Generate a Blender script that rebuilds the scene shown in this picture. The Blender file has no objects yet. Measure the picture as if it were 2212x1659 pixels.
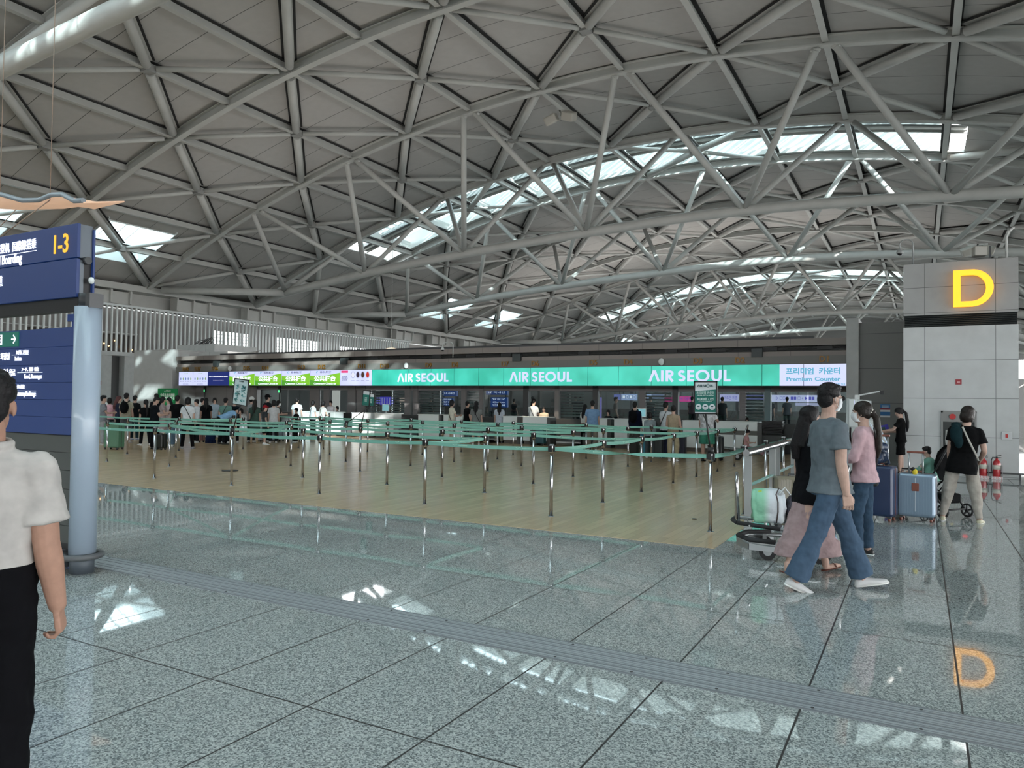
import bpy, bmesh, math, random
from mathutils import Matrix, Vector, Euler
random.seed(7)
PI=math.pi; R=math.radians
C=bpy.context.scene
COL=C.collection
# ------------------------------------------------------------------ camera
FPX=1591.0; CXP,CYP=1106.0,829.5; CH=1.6
_v1=Vector((1989-CXP,-(876.6-CYP),-FPX)); _v2=Vector((-1765-CXP,-(831.6-CYP),-FPX))
_Y=_v1.normalized(); _X=(-_v2).normalized(); _X=(_X-_Y*_X.dot(_Y)).normalized(); _Z=_X.cross(_Y)
CR=Matrix((_X,_Y,_Z))            # camera axes -> world
cam_data=bpy.data.cameras.new('camera'); cam=bpy.data.objects.new('camera',cam_data); COL.objects.link(cam)
cam_data.sensor_width=36; cam_data.lens=FPX*36/2212; cam_data.clip_start=.05; cam_data.clip_end=600
cam.matrix_world=Matrix.Translation((0,0,CH))@CR.to_4x4()
C.camera=cam
EYE=Vector((0,0,CH))
def ray(px,py): return CR@Vector((px-CXP,-(py-CYP),-FPX))
def ground(px,py,z=0.0):
    d=ray(px,py); return EYE+d*((z-CH)/d.z)
def atY(px,py,y):
    d=ray(px,py); return EYE+d*(y/d.y)
def atX(px,py,x):
    d=ray(px,py); return EYE+d*(x/d.x)
# ------------------------------------------------------------------ view, world, sun
C.view_settings.view_transform='Standard'; C.view_settings.look='None'
C.view_settings.exposure=0.30; C.view_settings.gamma=1.0; C.view_settings.use_curve_mapping=False
cy=C.cycles
cy.max_bounces=7; cy.diffuse_bounces=4; cy.glossy_bounces=4; cy.transmission_bounces=6; cy.transparent_max_bounces=12
cy.use_denoising=True; cy.sample_clamp_indirect=6; cy.caustics_reflective=False; cy.caustics_refractive=False
try: cy.use_adaptive_sampling=True; cy.adaptive_threshold=.03
except Exception: pass
W=bpy.data.worlds.new('sky'); C.world=W; W.use_nodes=True
nt=W.node_tree; nt.nodes.clear()
wo=nt.nodes.new('ShaderNodeOutputWorld'); bg=nt.nodes.new('ShaderNodeBackground')
tc=nt.nodes.new('ShaderNodeTexCoord'); sp=nt.nodes.new('ShaderNodeSeparateXYZ'); cr=nt.nodes.new('ShaderNodeValToRGB')
nt.links.new(tc.outputs['Generated'],sp.inputs[0]); nt.links.new(sp.outputs['Z'],cr.inputs[0]); nt.links.new(cr.outputs[0],bg.inputs[0]); nt.links.new(bg.outputs[0],wo.inputs[0])
cr.color_ramp.elements[0].color=(.45,.44,.43,1); cr.color_ramp.elements[0].position=0
cr.color_ramp.elements[1].color=(.90,.97,1,1); cr.color_ramp.elements[1].position=.35
e=cr.color_ramp.elements.new(.02); e.color=(.88,.89,.90,1)
bg.inputs[1].default_value=9
sun=bpy.data.lights.new('sun','SUN'); sun.energy=15; sun.angle=R(.6); sun.color=(1,.97,.92)
so=bpy.data.objects.new('sun',sun); COL.objects.link(so)
so.rotation_euler=Vector((-20,21,-13.5)).to_track_quat('-Z','Y').to_euler()
# uplights that stand in troughs on the roofs of the check-in islands
for nm,(x,y,z,sx,sy,pw) in {'island_uplight':(-17,26.2,3.74,28,1.6,500),'near_fill_light':(-14,-9,4.4,34,3,1500),'far_island_uplight':(-17,64,4.4,28,3,1300),'distant_fill_light':(-17,104,4.4,28,3,900)}.items():
    la=bpy.data.lights.new(nm,'AREA'); la.shape='RECTANGLE'; la.size=sx; la.size_y=sy; la.energy=pw; la.color=(1,.95,.9)
    lo=bpy.data.objects.new(nm,la); COL.objects.link(lo); lo.location=(x,y,z); lo.rotation_euler=(PI,0,0)
# ------------------------------------------------------------------ materials
MATS={}
def mat(name,col=(.5,.5,.5),rough=.6,metal=0,noise=0,nscale=20,bump=0,bscale=60,emit=None,es=1,spec=.5,coat=0,alpha=None):
    if name in MATS: return MATS[name]
    m=bpy.data.materials.new(name); m.use_nodes=True; t=m.node_tree; b=t.nodes['Principled BSDF']
    b.inputs['Base Color'].default_value=(*col,1); b.inputs['Roughness'].default_value=rough; b.inputs['Metallic'].default_value=metal
    b.inputs['Specular IOR Level'].default_value=spec; b.inputs['Coat Weight'].default_value=coat
    if noise:
        g=t.nodes.new('ShaderNodeNewGeometry'); n=t.nodes.new('ShaderNodeTexNoise'); n.inputs['Scale'].default_value=nscale; n.inputs['Detail'].default_value=3
        t.links.new(g.outputs['Position'],n.inputs['Vector'])
        r=t.nodes.new('ShaderNodeValToRGB'); t.links.new(n.outputs['Fac'],r.inputs[0])
        r.color_ramp.elements[0].position=.3; r.color_ramp.elements[1].position=.7
        r.color_ramp.elements[0].color=(*[max(0,c*(1-noise)) for c in col],1); r.color_ramp.elements[1].color=(*[min(1,c*(1+noise)) for c in col],1)
        t.links.new(r.outputs[0],b.inputs['Base Color'])
    if bump:
        tc=t.nodes.new('ShaderNodeTexCoord'); n=t.nodes.new('ShaderNodeTexNoise'); n.inputs['Scale'].default_value=bscale; n.inputs['Detail'].default_value=3
        t.links.new(tc.outputs['Object'],n.inputs['Vector']); bp=t.nodes.new('ShaderNodeBump'); bp.inputs['Strength'].default_value=bump; bp.inputs['Distance'].default_value=.02
        t.links.new(n.outputs['Fac'],bp.inputs['Height']); t.links.new(bp.outputs[0],b.inputs['Normal'])
    if emit:
        b.inputs['Emission Color'].default_value=(*emit,1); b.inputs['Emission Strength'].default_value=es
    MATS[name]=m; return m
def srgb(h):
    h=h.lstrip('#'); v=[int(h[i:i+2],16)/255 for i in (0,2,4)]
    return tuple(c/12.92 if c<=.04045 else ((c+.055)/1.055)**2.4 for c in v)
def cloth(hexs,name=None,bump=.35,noise=.12): return mat(name or 'cloth_'+hexs,srgb(hexs),.9,noise=noise,nscale=14,bump=bump,bscale=9,spec=.15)
def glass(name,tint=(.9,.95,.95),refl=.12,rough=.02):
    m=bpy.data.materials.new(name); m.use_nodes=True; t=m.node_tree; t.nodes.clear()
    o=t.nodes.new('ShaderNodeOutputMaterial'); tr=t.nodes.new('ShaderNodeBsdfTransparent'); gl=t.nodes.new('ShaderNodeBsdfGlossy'); mx=t.nodes.new('ShaderNodeMixShader'); f=t.nodes.new('ShaderNodeFresnel')
    tr.inputs[0].default_value=(*tint,1); gl.inputs['Roughness'].default_value=rough; gl.inputs[0].default_value=(.9,.9,.9,1); f.inputs[0].default_value=1.35
    ad=t.nodes.new('ShaderNodeMath'); ad.operation='ADD'; ad.inputs[1].default_value=refl; ad.use_clamp=True; t.links.new(f.outputs[0],ad.inputs[0])
    t.links.new(ad.outputs[0],mx.inputs[0]); t.links.new(tr.outputs[0],mx.inputs[1]); t.links.new(gl.outputs[0],mx.inputs[2]); t.links.new(mx.outputs[0],o.inputs[0]); MATS[name]=m; return m
def skyglass():
    m=bpy.data.materials.new('skylight_glass'); m.use_nodes=True; t=m.node_tree; t.nodes.clear()
    o=t.nodes.new('ShaderNodeOutputMaterial'); tr=t.nodes.new('ShaderNodeBsdfTransparent'); tr.inputs[0].default_value=(.50,.62,.645,1); tl=t.nodes.new('ShaderNodeBsdfTranslucent'); tl.inputs[0].default_value=(.3,.36,.37,1)
    mx=t.nodes.new('ShaderNodeMixShader'); mx.inputs[0].default_value=.12; t.links.new(tr.outputs[0],mx.inputs[1]); t.links.new(tl.outputs[0],mx.inputs[2]); t.links.new(mx.outputs[0],o.inputs[0]); return m
def math_node(t,op,a,b=None,c=None):
    n=t.nodes.new('ShaderNodeMath'); n.operation=op
    for i,v in enumerate((a,b,c)):
        if v is None: continue
        if isinstance(v,(int,float)): n.inputs[i].default_value=v
        else: t.links.new(v,n.inputs[i])
    return n.outputs[0]
def seam(t,coord,period,offset,width):      # 1 on a seam line, 0 elsewhere
    v=math_node(t,'DIVIDE',math_node(t,'SUBTRACT',coord,offset),period)
    v=math_node(t,'ABSOLUTE',math_node(t,'SUBTRACT',math_node(t,'FRACT',v),.5))
    return math_node(t,'GREATER_THAN',v,.5-width/period/2)
def pos_xyz(t):
    g=t.nodes.new('ShaderNodeNewGeometry'); s=t.nodes.new('ShaderNodeSeparateXYZ'); t.links.new(g.outputs['Position'],s.inputs[0]); return g.outputs['Position'],s.outputs[0],s.outputs[1],s.outputs[2]
def mixrgb(t,f,a,b):
    n=t.nodes.new('ShaderNodeMix'); n.data_type='RGBA'
    if isinstance(f,(int,float)): n.inputs[0].default_value=f
    else: t.links.new(f,n.inputs[0])
    for i,v in ((6,a),(7,b)):
        if isinstance(v,tuple): n.inputs[i].default_value=(*v[:3],1)
        else: t.links.new(v,n.inputs[i])
    return n.outputs[2]
def panel_mat(name,col,rough,px,ox,pz,oz,axis='x',w=.015,dark=.45,noise=.04,spec=.4):
    m=mat(name,col,rough,spec=spec); t=m.node_tree; b=t.nodes['Principled BSDF']; P,x,y,z=pos_xyz(t)
    h={'x':x,'y':y}[axis]
    s=None
    if px: s=seam(t,h,px,ox,w)
    if pz:
        s2=seam(t,z,pz,oz,w); s=s2 if s is None else math_node(t,'MAXIMUM',s,s2)
    n=t.nodes.new('ShaderNodeTexNoise'); n.inputs['Scale'].default_value=3; n.inputs['Detail'].default_value=8; t.links.new(P,n.inputs['Vector'])
    r=t.nodes.new('ShaderNodeValToRGB'); t.links.new(n.outputs['Fac'],r.inputs[0]); r.color_ramp.elements[0].position=.3; r.color_ramp.elements[1].position=.7
    r.color_ramp.elements[0].color=(*[c*(1-noise) for c in col],1); r.color_ramp.elements[1].color=(*[min(1,c*(1+noise)) for c in col],1)
    t.links.new(mixrgb(t,s,r.outputs[0],tuple(c*dark for c in col)),b.inputs['Base Color'])
    return m
def granite():
    m=mat('polished_granite',(.3,.33,.34),.09,spec=.5); t=m.node_tree; b=t.nodes['Principled BSDF']; b.inputs['IOR'].default_value=1.62; P,x,y,z=pos_xyz(t)
    v=t.nodes.new('ShaderNodeTexVoronoi'); v.inputs['Scale'].default_value=130; v.inputs['Randomness'].default_value=1; t.links.new(P,v.inputs['Vector'])
    sc=t.nodes.new('ShaderNodeSeparateColor'); t.links.new(v.outputs['Color'],sc.inputs[0])
    r=t.nodes.new('ShaderNodeValToRGB'); t.links.new(sc.outputs[0],r.inputs[0]); el=r.color_ramp.elements
    el[0].position=.0; el[0].color=(.09,.105,.11,1); el[1].position=1; el[1].color=(.60,.635,.62,1)
    e=el.new(.22); e.color=(.17,.195,.20,1); e=el.new(.5); e.color=(.345,.375,.37,1)
    n2=t.nodes.new('ShaderNodeTexNoise'); n2.inputs['Scale'].default_value=1.2; n2.inputs['Detail'].default_value=3; t.links.new(P,n2.inputs['Vector'])
    c=mixrgb(t,math_node(t,'MULTIPLY',n2.outputs['Fac'],.25),r.outputs[0],(.33,.37,.36))
    s=math_node(t,'MAXIMUM',seam(t,x,.745,.19,.011),seam(t,y,1.44,2.87,.011))
    t.links.new(mixrgb(t,s,c,(.03,.03,.03)),b.inputs['Base Color'])
    rr=math_node(t,'ADD',math_node(t,'MULTIPLY',n2.outputs['Fac'],.03),.012); rr=math_node(t,'ADD',rr,math_node(t,'MULTIPLY',s,.4)); t.links.new(rr,b.inputs['Roughness'])
    bp=t.nodes.new('ShaderNodeBump'); bp.inputs['Strength'].default_value=.02; bp.inputs['Distance'].default_value=.01; n3=t.nodes.new('ShaderNodeTexNoise'); n3.inputs['Scale'].default_value=3; t.links.new(P,n3.inputs['Vector']); t.links.new(n3.outputs['Fac'],bp.inputs['Height']); t.links.new(bp.outputs[0],b.inputs['Normal'])
    return m
def wood_floor():
    m=mat('plank_floor',(.2,.15,.09),.3,spec=.5); t=m.node_tree; b=t.nodes['Principled BSDF']; P,x,y,z=pos_xyz(t)
    mp=t.nodes.new('ShaderNodeMapping'); mp.inputs['Rotation'].default_value=(0,0,R(90)); t.links.new(P,mp.inputs['Vector'])
    br=t.nodes.new('ShaderNodeTexBrick'); br.inputs['Scale'].default_value=1; br.inputs['Brick Width'].default_value=.95; br.inputs['Row Height'].default_value=.1; br.inputs['Mortar Size'].default_value=.002
    br.inputs['Color1'].default_value=(.58,.40,.235,1); br.inputs['Color2'].default_value=(.46,.32,.185,1); br.inputs['Mortar'].default_value=(.34,.25,.15,1); t.links.new(mp.outputs[0],br.inputs['Vector'])
    n=t.nodes.new('ShaderNodeTexNoise'); n.inputs['Scale'].default_value=1.5; mp2=t.nodes.new('ShaderNodeMapping'); mp2.inputs['Scale'].default_value=(5,.35,1); t.links.new(P,mp2.inputs['Vector']); t.links.new(mp2.outputs[0],n.inputs['Vector'])
    t.links.new(mixrgb(t,math_node(t,'MULTIPLY',n.outputs['Fac'],.4),br.outputs[0],(.44,.325,.195)),b.inputs['Base Color'])
    t.links.new(math_node(t,'ADD',math_node(t,'MULTIPLY',n.outputs['Fac'],.06),.19),b.inputs['Roughness'])
    return m
def grooved():
    m=mat('grooved_aluminium',(.3,.33,.34),.38,metal=.35); t=m.node_tree; b=t.nodes['Principled BSDF']; P,x,y,z=pos_xyz(t)
    s=seam(t,y,.03,0,.008); t.links.new(mixrgb(t,s,(.46,.50,.53),(.22,.24,.26)),b.inputs['Base Color']); return m
M_granite=granite(); M_wood=wood_floor(); M_groove=grooved()
M_ceil=panel_mat('ceiling_panel',(.47,.455,.44),.85,2.03,.4,0,0,'y',.03,.25,.03,.2)
M_steel=mat('roof_steel',(.52,.52,.50),.5,noise=.05,nscale=1.5); M_slot=mat('dark_slot',(.02,.02,.02),.8); M_node=mat('node_box_steel',(.3,.3,.29),.6)
M_stone=panel_mat('pale_stone',(.50,.51,.50),.45,1.42,.07,0,0,'x',.012,.4,.07)
M_greyp=panel_mat('grey_panel',(.20,.195,.19),.5,1.9,.2,.67,.0,'x',.012,.5,.03)
M_fascia=panel_mat('taupe_fascia',(.23,.20,.185),.45,1.62,-.35,0,0,'x',.015,.5,.03)
M_signband=mat('number_band_grey',(.16,.155,.145),.5); M_black=mat('black',(.012,.012,.013),.5); M_blackg=mat('black_gloss',(.01,.01,.012),.25)
M_chrome=mat('brushed_steel',(.46,.46,.47),.22,metal=1); M_alu=mat('aluminium',(.36,.375,.38),.35,metal=.8); M_dark=mat('dark_grey',(.05,.052,.055),.5)
M_white=mat('white_laminate',(.72,.76,.76),.4); M_belt=mat('belt_teal',srgb('7cb5a6'),.6,emit=None); M_beltmark=mat('belt_mark',srgb('b9dccb'),.6)
M_louv=mat('louvre_dark',(.035,.04,.042),.5); M_rubber=mat('rubber',(.02,.02,.022),.7); M_amber=mat('amber_letter',(1,.45,.02),.4,emit=(1,.42,.015),es=1.15)
M_gold=mat('gold_letter',srgb('8a6428'),.4,metal=.3); M_wtext=mat('white_letter',(.9,.92,1),.5,emit=(.85,.88,1),es=.75); M_lil=mat('lilac_letter',(.12,.13,.18),.5,emit=(.58,.60,.92),es=.95)
M_teal=mat('teal_screen',(.005,.06,.05),.3,emit=(.045,.66,.47),es=1.0); M_lilac=mat('lilac_screen',(.08,.08,.12),.3,emit=(.53,.57,.87),es=1.0)
t=M_teal.node_tree; P,x,y,z=pos_xyz(t); n=t.nodes.new('ShaderNodeTexNoise'); n.inputs['Scale'].default_value=.9; t.links.new(P,n.inputs['Vector']); r=t.nodes.new('ShaderNodeValToRGB'); r.color_ramp.elements[0].position=.35; r.color_ramp.elements[0].color=(.025,.40,.29,1); r.color_ramp.elements[1].position=.6; r.color_ramp.elements[1].color=(.05,.55,.42,1); t.links.new(n.outputs['Fac'],r.inputs[0]); t.links.new(r.outputs[0],t.nodes['Principled BSDF'].inputs['Emission Color'])
M_sky=skyglass(); M_glass=glass('booth_glass',(.72,.77,.77),.03); M_clear=glass('clear_glass',(.92,.96,.96),.02)
M_blue=mat('wayfinding_blue',srgb('1b2f5e'),.45,emit=srgb('1a3a7a'),es=.22); M_skin=mat('skin',srgb('b7988a'),.6,noise=.06,nscale=30,spec=.3); M_hair=mat('black_hair',(.008,.007,.008),.55,bump=.3,bscale=60,spec=.25); M_hairb=mat('brown_hair',(.014,.009,.007),.5,bump=.3,bscale=60,spec=.3); M_hairr=mat('red_hair',(.07,.012,.012),.5)
M_shoe=mat('white_shoe',(.75,.76,.77),.6); M_orange=mat('brown_rubber',srgb('7a4638'),.5)
def emis(name,col=(1,1,1),s=1): return mat(name,tuple(c*.1 for c in col),.4,emit=col,es=s)
# ------------------------------------------------------------------ mesh helpers
class MB:
    def __init__(s): s.v=[]; s.f=[]; s.mi=[]; s.sm=[]; s.mats=[]
    def m(s,mt):
        if mt not in s.mats: s.mats.append(mt)
        return s.mats.index(mt)
    def add(s,vs,fs,mt=None,smooth=False):
        o=len(s.v); s.v+= [tuple(v) for v in vs]; k=s.m(mt) if mt else 0
        for f in fs: s.f.append([i+o for i in f]); s.mi.append(k); s.sm.append(smooth)
    def box(s,c,d,mt=None,rot=None):
        hx,hy,hz=d[0]/2,d[1]/2,d[2]/2; c=Vector(c)
        vs=[Vector((x,y,z)) for x in(-hx,hx) for y in(-hy,hy) for z in(-hz,hz)]
        if rot is not None:
            Rm=rot if isinstance(rot,Matrix) else Euler(rot).to_matrix(); vs=[Rm@v for v in vs]
        s.add([v+c for v in vs],[(0,1,3,2),(4,6,7,5),(0,4,5,1),(2,3,7,6),(0,2,6,4),(1,5,7,3)],mt); return s
    def b2(s,a,b,mt=None): return s.box([(a[i]+b[i])/2 for i in range(3)],[abs(b[i]-a[i]) for i in range(3)],mt)
    def beam(s,a,b,w,h,mt=None,up=(0,0,1)):
        a,b=Vector(a),Vector(b); d=b-a; L=d.length; d.normalize(); x=d.cross(Vector(up)); 
        if x.length<1e-4: x=Vector((1,0,0))
        x.normalize(); z=x.cross(d); Rm=Matrix((x,d,z)).transposed(); return s.box((a+b)/2,(w,L,h),mt,Rm)
    def tube(s,pts,r,mt=None,n=10,caps=True,flat=1.0,closed=False,ref=None):
        pts=[Vector(p) for p in pts]; rs=r if isinstance(r,(list,tuple)) else [r]*len(pts); N=len(pts)
        vs=[];fs=[]; prev=None
        for i,p in enumerate(pts):
            if closed: d=pts[(i+1)%N]-pts[i-1]
            else: d=(pts[min(i+1,N-1)]-pts[max(i-1,0)])
            if d.length<1e-9: d=Vector((0,0,1))
            d.normalize()
            if prev is None:
                u=Vector(ref) if ref else (Vector((0,0,1)) if abs(d.z)<.9 else Vector((0,1,0))); x=d.cross(u).normalized()
            else: x=(prev-d*prev.dot(d)).normalized()
            prev=x; y=d.cross(x); rr=rs[i]; ra,rb=(rr if isinstance(rr,tuple) else (rr,rr*flat))
            for k in range(n):
                a=2*PI*k/n; vs.append(p+x*math.cos(a)*ra+y*math.sin(a)*rb)
        for i in range(N if closed else N-1):
            j=(i+1)%N
            for k in range(n): fs.append((i*n+k,i*n+(k+1)%n,j*n+(k+1)%n,j*n+k))
        if caps and not closed: fs.append(tuple(range(n))[::-1]); fs.append(tuple((N-1)*n+k for k in range(n)))
        s.add(vs,fs,mt,True)
        if caps and not closed: s.sm[-1]=False; s.sm[-2]=False
        return s
    def ell(s,c,r,mt=None,rot=None,n=12,m=8):
        vs=[Vector((0,0,-1))]; c=Vector(c)
        for i in range(1,m):
            a=-PI/2+PI*i/m
            for k in range(n): b=2*PI*k/n; vs.append(Vector((math.cos(a)*math.cos(b),math.cos(a)*math.sin(b),math.sin(a))))
        vs.append(Vector((0,0,1))); r=(r,)*3 if isinstance(r,(int,float)) else r
        vs=[Vector((v.x*r[0],v.y*r[1],v.z*r[2])) for v in vs]
        if rot is not None: vs=[rot@v for v in vs]
        fs=[(0,1+(k+1)%n,1+k) for k in range(n)]
        for i in range(m-2):
            for k in range(n): a=1+i*n+k;b=1+i*n+(k+1)%n; fs.append((a,b,b+n,a+n))
        L=len(vs)-1; fs+=[(L,1+(m-2)*n+k,1+(m-2)*n+(k+1)%n) for k in range(n)]
        s.add([v+c for v in vs],fs,mt,True); return s
    def caps(s,pts,rs,mt=None,n=10):            # chain of rounded cones
        for i in range(len(pts)-1): s.tube([pts[i],pts[i+1]],[rs[i],rs[i+1]],mt,n)
        for p,r in zip(pts,rs): s.ell(p,r if not isinstance(r,tuple) else (r[0],r[1],min(r)),mt,n=n,m=6)
        return s
    def loft(s,rings,mt=None,smooth=True,caps=True):
        n=len(rings[0]); vs=[p for r in rings for p in r]; fs=[]
        for i in range(len(rings)-1):
            for k in range(n): fs.append((i*n+k,i*n+(k+1)%n,(i+1)*n+(k+1)%n,(i+1)*n+k))
        if caps: fs.append(tuple(range(n))[::-1]); fs.append(tuple((len(rings)-1)*n+k for k in range(n)))
        s.add(vs,fs,mt,smooth); return s
    def prism(s,poly,y0,y1,mt=None,T=None):     # polygon in xz, extruded along y
        n=len(poly); vs=[Vector((p[0],y0,p[1])) for p in poly]+[Vector((p[0],y1,p[1])) for p in poly]
        if T is not None: vs=[T@v for v in vs]
        s.add(vs,[tuple(range(n)),tuple(range(2*n-1,n-1,-1))]+[(i,i+n,(i+1)%n+n,(i+1)%n) for i in range(n)],mt); return s
    def disc(s,c,r,h,mt=None,n=20,axis='z'):
        d={'z':(0,0,1),'y':(0,1,0),'x':(1,0,0)}[axis]; d=Vector(d)*h/2; c=Vector(c); return s.tube([c-d,c+d],r,mt,n)
    def build(s,name,mt=None,parent=None,bevel=0,loc=None):
        me=bpy.data.meshes.new(name); me.from_pydata(s.v,[],s.f); ms=s.mats or [mt]
        for q in ms: me.materials.append(q)
        me.polygons.foreach_set('use_smooth',s.sm)
        if s.mats: me.polygons.foreach_set('material_index',s.mi)
        me.update(); o=bpy.data.objects.new(name,me); COL.objects.link(o)
        if parent: o.parent=parent
        if loc: o.location=loc
        bm=bmesh.new(); bm.from_mesh(me); bmesh.ops.recalc_face_normals(bm,faces=bm.faces); bm.to_mesh(me); bm.free()
        if bevel:
            b=o.modifiers.new('bevel','BEVEL'); b.width=bevel; b.segments=2; b.limit_method='ANGLE'
        if any(s.sm) and not all(s.sm):
            pass
        return o
def tag(o,label=None,cat=None,group=None,kind=None):
    if label: o['label']=label
    if cat: o['category']=cat
    if group: o['group']=group
    if kind: o['kind']=kind
    return o
def thing(name,label,cat,loc=(0,0,0),rz=0,group=None):
    o=bpy.data.objects.new(name,None); o.empty_display_size=.1; COL.objects.link(o); o.location=loc; o.rotation_euler=(0,0,rz); return tag(o,label,cat,group)
def struct(o): o['kind']='structure'; return o
def dup(root,label=None,loc=None,rz=None,group=None):
    def cp(o,par):
        c=o.copy(); COL.objects.link(c); c.parent=par
        for ch in list(o.children): cp(ch,c)
        return c
    r=cp(root,None)
    if label: r['label']=label
    if group: r['group']=group
    if loc is not None: r.location=loc
    if rz is not None: r.rotation_euler=(0,0,rz)
    return r
def text(name,s,size,mt,parent=None,loc=(0,0,0),rot=(PI/2,0,0),align='CENTER',bold=0,ext=.003,sx=1.0,fit=None):
    cu=bpy.data.curves.new(name,'FONT'); cu.body=s; cu.size=size; cu.align_x=align; cu.align_y='CENTER'; cu.offset=bold*size; cu.extrude=ext; cu.resolution_u=3
    o=bpy.data.objects.new(name,cu); COL.objects.link(o); dg=bpy.context.evaluated_depsgraph_get(); me=bpy.data.meshes.new_from_object(o.evaluated_get(dg)); bpy.data.objects.remove(o)
    if len(me.vertices)==0: return None
    xs=[v.co.x for v in me.vertices]
    if fit: sx=fit/(max(xs)-min(xs))
    me.transform(Matrix.Diagonal((sx,1,1,1)).to_4x4()); me.materials.clear(); me.materials.append(mt)
    o=bpy.data.objects.new(name,me); COL.objects.link(o); o.location=loc; o.rotation_euler=rot
    if parent: o.parent=parent
    return o
def rebase(root,loc):
    loc=Vector(loc)
    for ch in root.children: ch.location=Vector(ch.location)-loc
    root.location=loc; return root
# ================================================================== SETTING
# floor: granite all round, a field of wooden planks in the check-in zone, a metal expansion strip
WX0,WX1,WY0,WY1=-44.4,-1.99,8.22,24.9
m=MB(); m.b2((-70,-45,-.2),(45,160,0)); struct(m.build('floor',M_granite))
m=MB(); m.b2((WX0,WY0,.0),(WX1,WY1,.004)); struct(m.build('floor_planks',M_wood))
m=MB(); m.b2((-44,4.17,.0),(30,4.5,.004),M_groove)
for yy in (4.17,4.235,4.29,4.38,4.44,4.5): m.b2((-44,yy-.008,.0),(30,yy+.008,.006),mat('joint_edge',(.24,.26,.28),.4,metal=.3))
for i in range(60):
    for yy in (4.2,4.47): m.disc((-12+i*.5,yy,.005),.009,.004,M_dark,8)
struct(m.build('trim_floor_joint'))
# ------------------------------------------------------------------ roof geometry
def ZP(x): return 16.15-.0075*(x+12.5)**2
ST=[-44.2,-40.9,-37.6,-34.2,-30.7,-27.0,-23.3,-19.45,-15.6,-11.5,-7.4,-3.2,1.1,5.4,9.6,13.4,16.5,19.2]
BAY=[(-33.6,'T'),(-25.4,'S'),(-19.2,'T'),(-11,'B'),(-2.9,'B')]
CHY=[-27.6,-21.4,-13.2,-5.1,3.0][:0]
# chord lines along the hall; bay kinds: T truss, S skylight band, B plain bay with square skylights
CY_=[-26.5,-18.3,-10.2,-2.0,6.2,14.4,22.3,30.4,39.2,45.5,55.0,65.0,75.0,84.5,91.5,101.5,111.5,121.5,131.0]
KIND=['T','B','B','T','T','B','B','T','S','T','B','B','T','S','T','B','B','T']
KIND[3]='S'; KIND[2]='T'
X0s,X1s=-36.2,2.0
def sq(k):      # square skylight openings in plain bays
    y=(CY_[k]+CY_[k+1])/2; return [(-42.5,-39.0,y-2.1,y+2.1)]
holes=[]
for k,kd in enumerate(KIND):
    if kd=='S': holes.append((X0s,X1s,CY_[k]+.25,CY_[k+1]-.25))
    if kd=='B': holes+=sq(k)
def ceil_z(x): return ZP(x)+.42
xs=sorted(set([-45.4,X0s,X1s,-42.5,-39.0,19.6]+[-44+i*1.0 for i in range(64)]))
ys=sorted(set([-30,140]+CY_+[h[2] for h in holes]+[h[3] for h in holes]))
m=MB(); vs=[]; idx={}
for i,x in enumerate(xs):
    for j,y in enumerate(ys): idx[i,j]=len(vs); vs.append((x,y,ceil_z(x)))
fs=[]
for i in range(len(xs)-1):
    for j in range(len(ys)-1):
        cx_,cy_=(xs[i]+xs[i+1])/2,(ys[j]+ys[j+1])/2
        if any(h[0]<cx_<h[1] and h[2]<cy_<h[3] for h in holes): continue
        fs.append((idx[i,j],idx[i,j+1],idx[i+1,j+1],idx[i+1,j]))
m.add(vs,fs,None,True); o=m.build('ceiling',M_ceil); sd=o.modifiers.new('thick','SOLIDIFY'); sd.thickness=.25; sd.offset=-1; struct(o)
sd.offset=1 if o.data.polygons[0].normal.z>0 else -1
# unseen overhangs added beyond both long sides, the right one blocking low sun
m=MB(); m.b2((19.6,-30,8.4),(38,140,8.7)); m.b2((-62,-30,8.9),(-45.4,140,9.2)); struct(m.build('ceiling_added_overhang',M_ceil))
# ------------------------------------------------------------------ purlins
for i,x in enumerate(ST[1:-1]):
    m=MB(); z=ceil_z(x); y1=131 if x<5 else 80
    m.b2((x-.12,-28,z-.36),(x+.12,y1,z-.31),M_steel); m.b2((x-.04,-28,z-.31),(x+.04,y1,z-.03),M_steel); m.b2((x-.2,-28,z-.05),(x+.2,y1,z-.02),M_slot)
    o=m.build('roof_purlin'); tag(o,'long grey roof beam running away down the hall, %s from the slatted wall'%('first,second,third,fourth,fifth,sixth,seventh,eighth,ninth,tenth,eleventh,twelfth,thirteenth,fourteenth,fifteenth,sixteenth'.split(',')[i]),'roof beam','roof beams along the hall')
# ------------------------------------------------------------------ arched chords
def arch_pts(y,dz=0,x0=-44.2,x1=19.2,n=40): return [(x0+(x1-x0)*i/n,y,ZP(x0+(x1-x0)*i/n)+dz) for i in range(n+1)]
def arch_box(m,y,w,h,dz,mt,x0=-44.2,x1=19.2,n=40):
    rings=[]
    for x,yy,z in arch_pts(y,dz,x0,x1,n): rings.append([(x,y-w/2,z-h/2),(x,y+w/2,z-h/2),(x,y+w/2,z+h/2),(x,y-w/2,z+h/2)])
    m.loft([[Vector(p) for p in r] for r in rings],mt,False)
ORD=['nearest overhead','second','third','fourth','fifth','sixth','seventh','eighth','ninth','tenth','eleventh','twelfth','thirteenth','fourteenth','fifteenth','sixteenth','seventeenth','eighteenth','nineteenth','twentieth']
arches={}
m0=None
intr=set()
for k,kd in enumerate(KIND):
    if kd=='T': intr|={k,k+1}
def chord_mesh():
    m=MB(); arch_box(m,0,.30,.07,-.04,M_steel); arch_box(m,0,.10,.32,.14,M_steel); arch_box(m,0,.34,.05,.32,M_steel); return m
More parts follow.
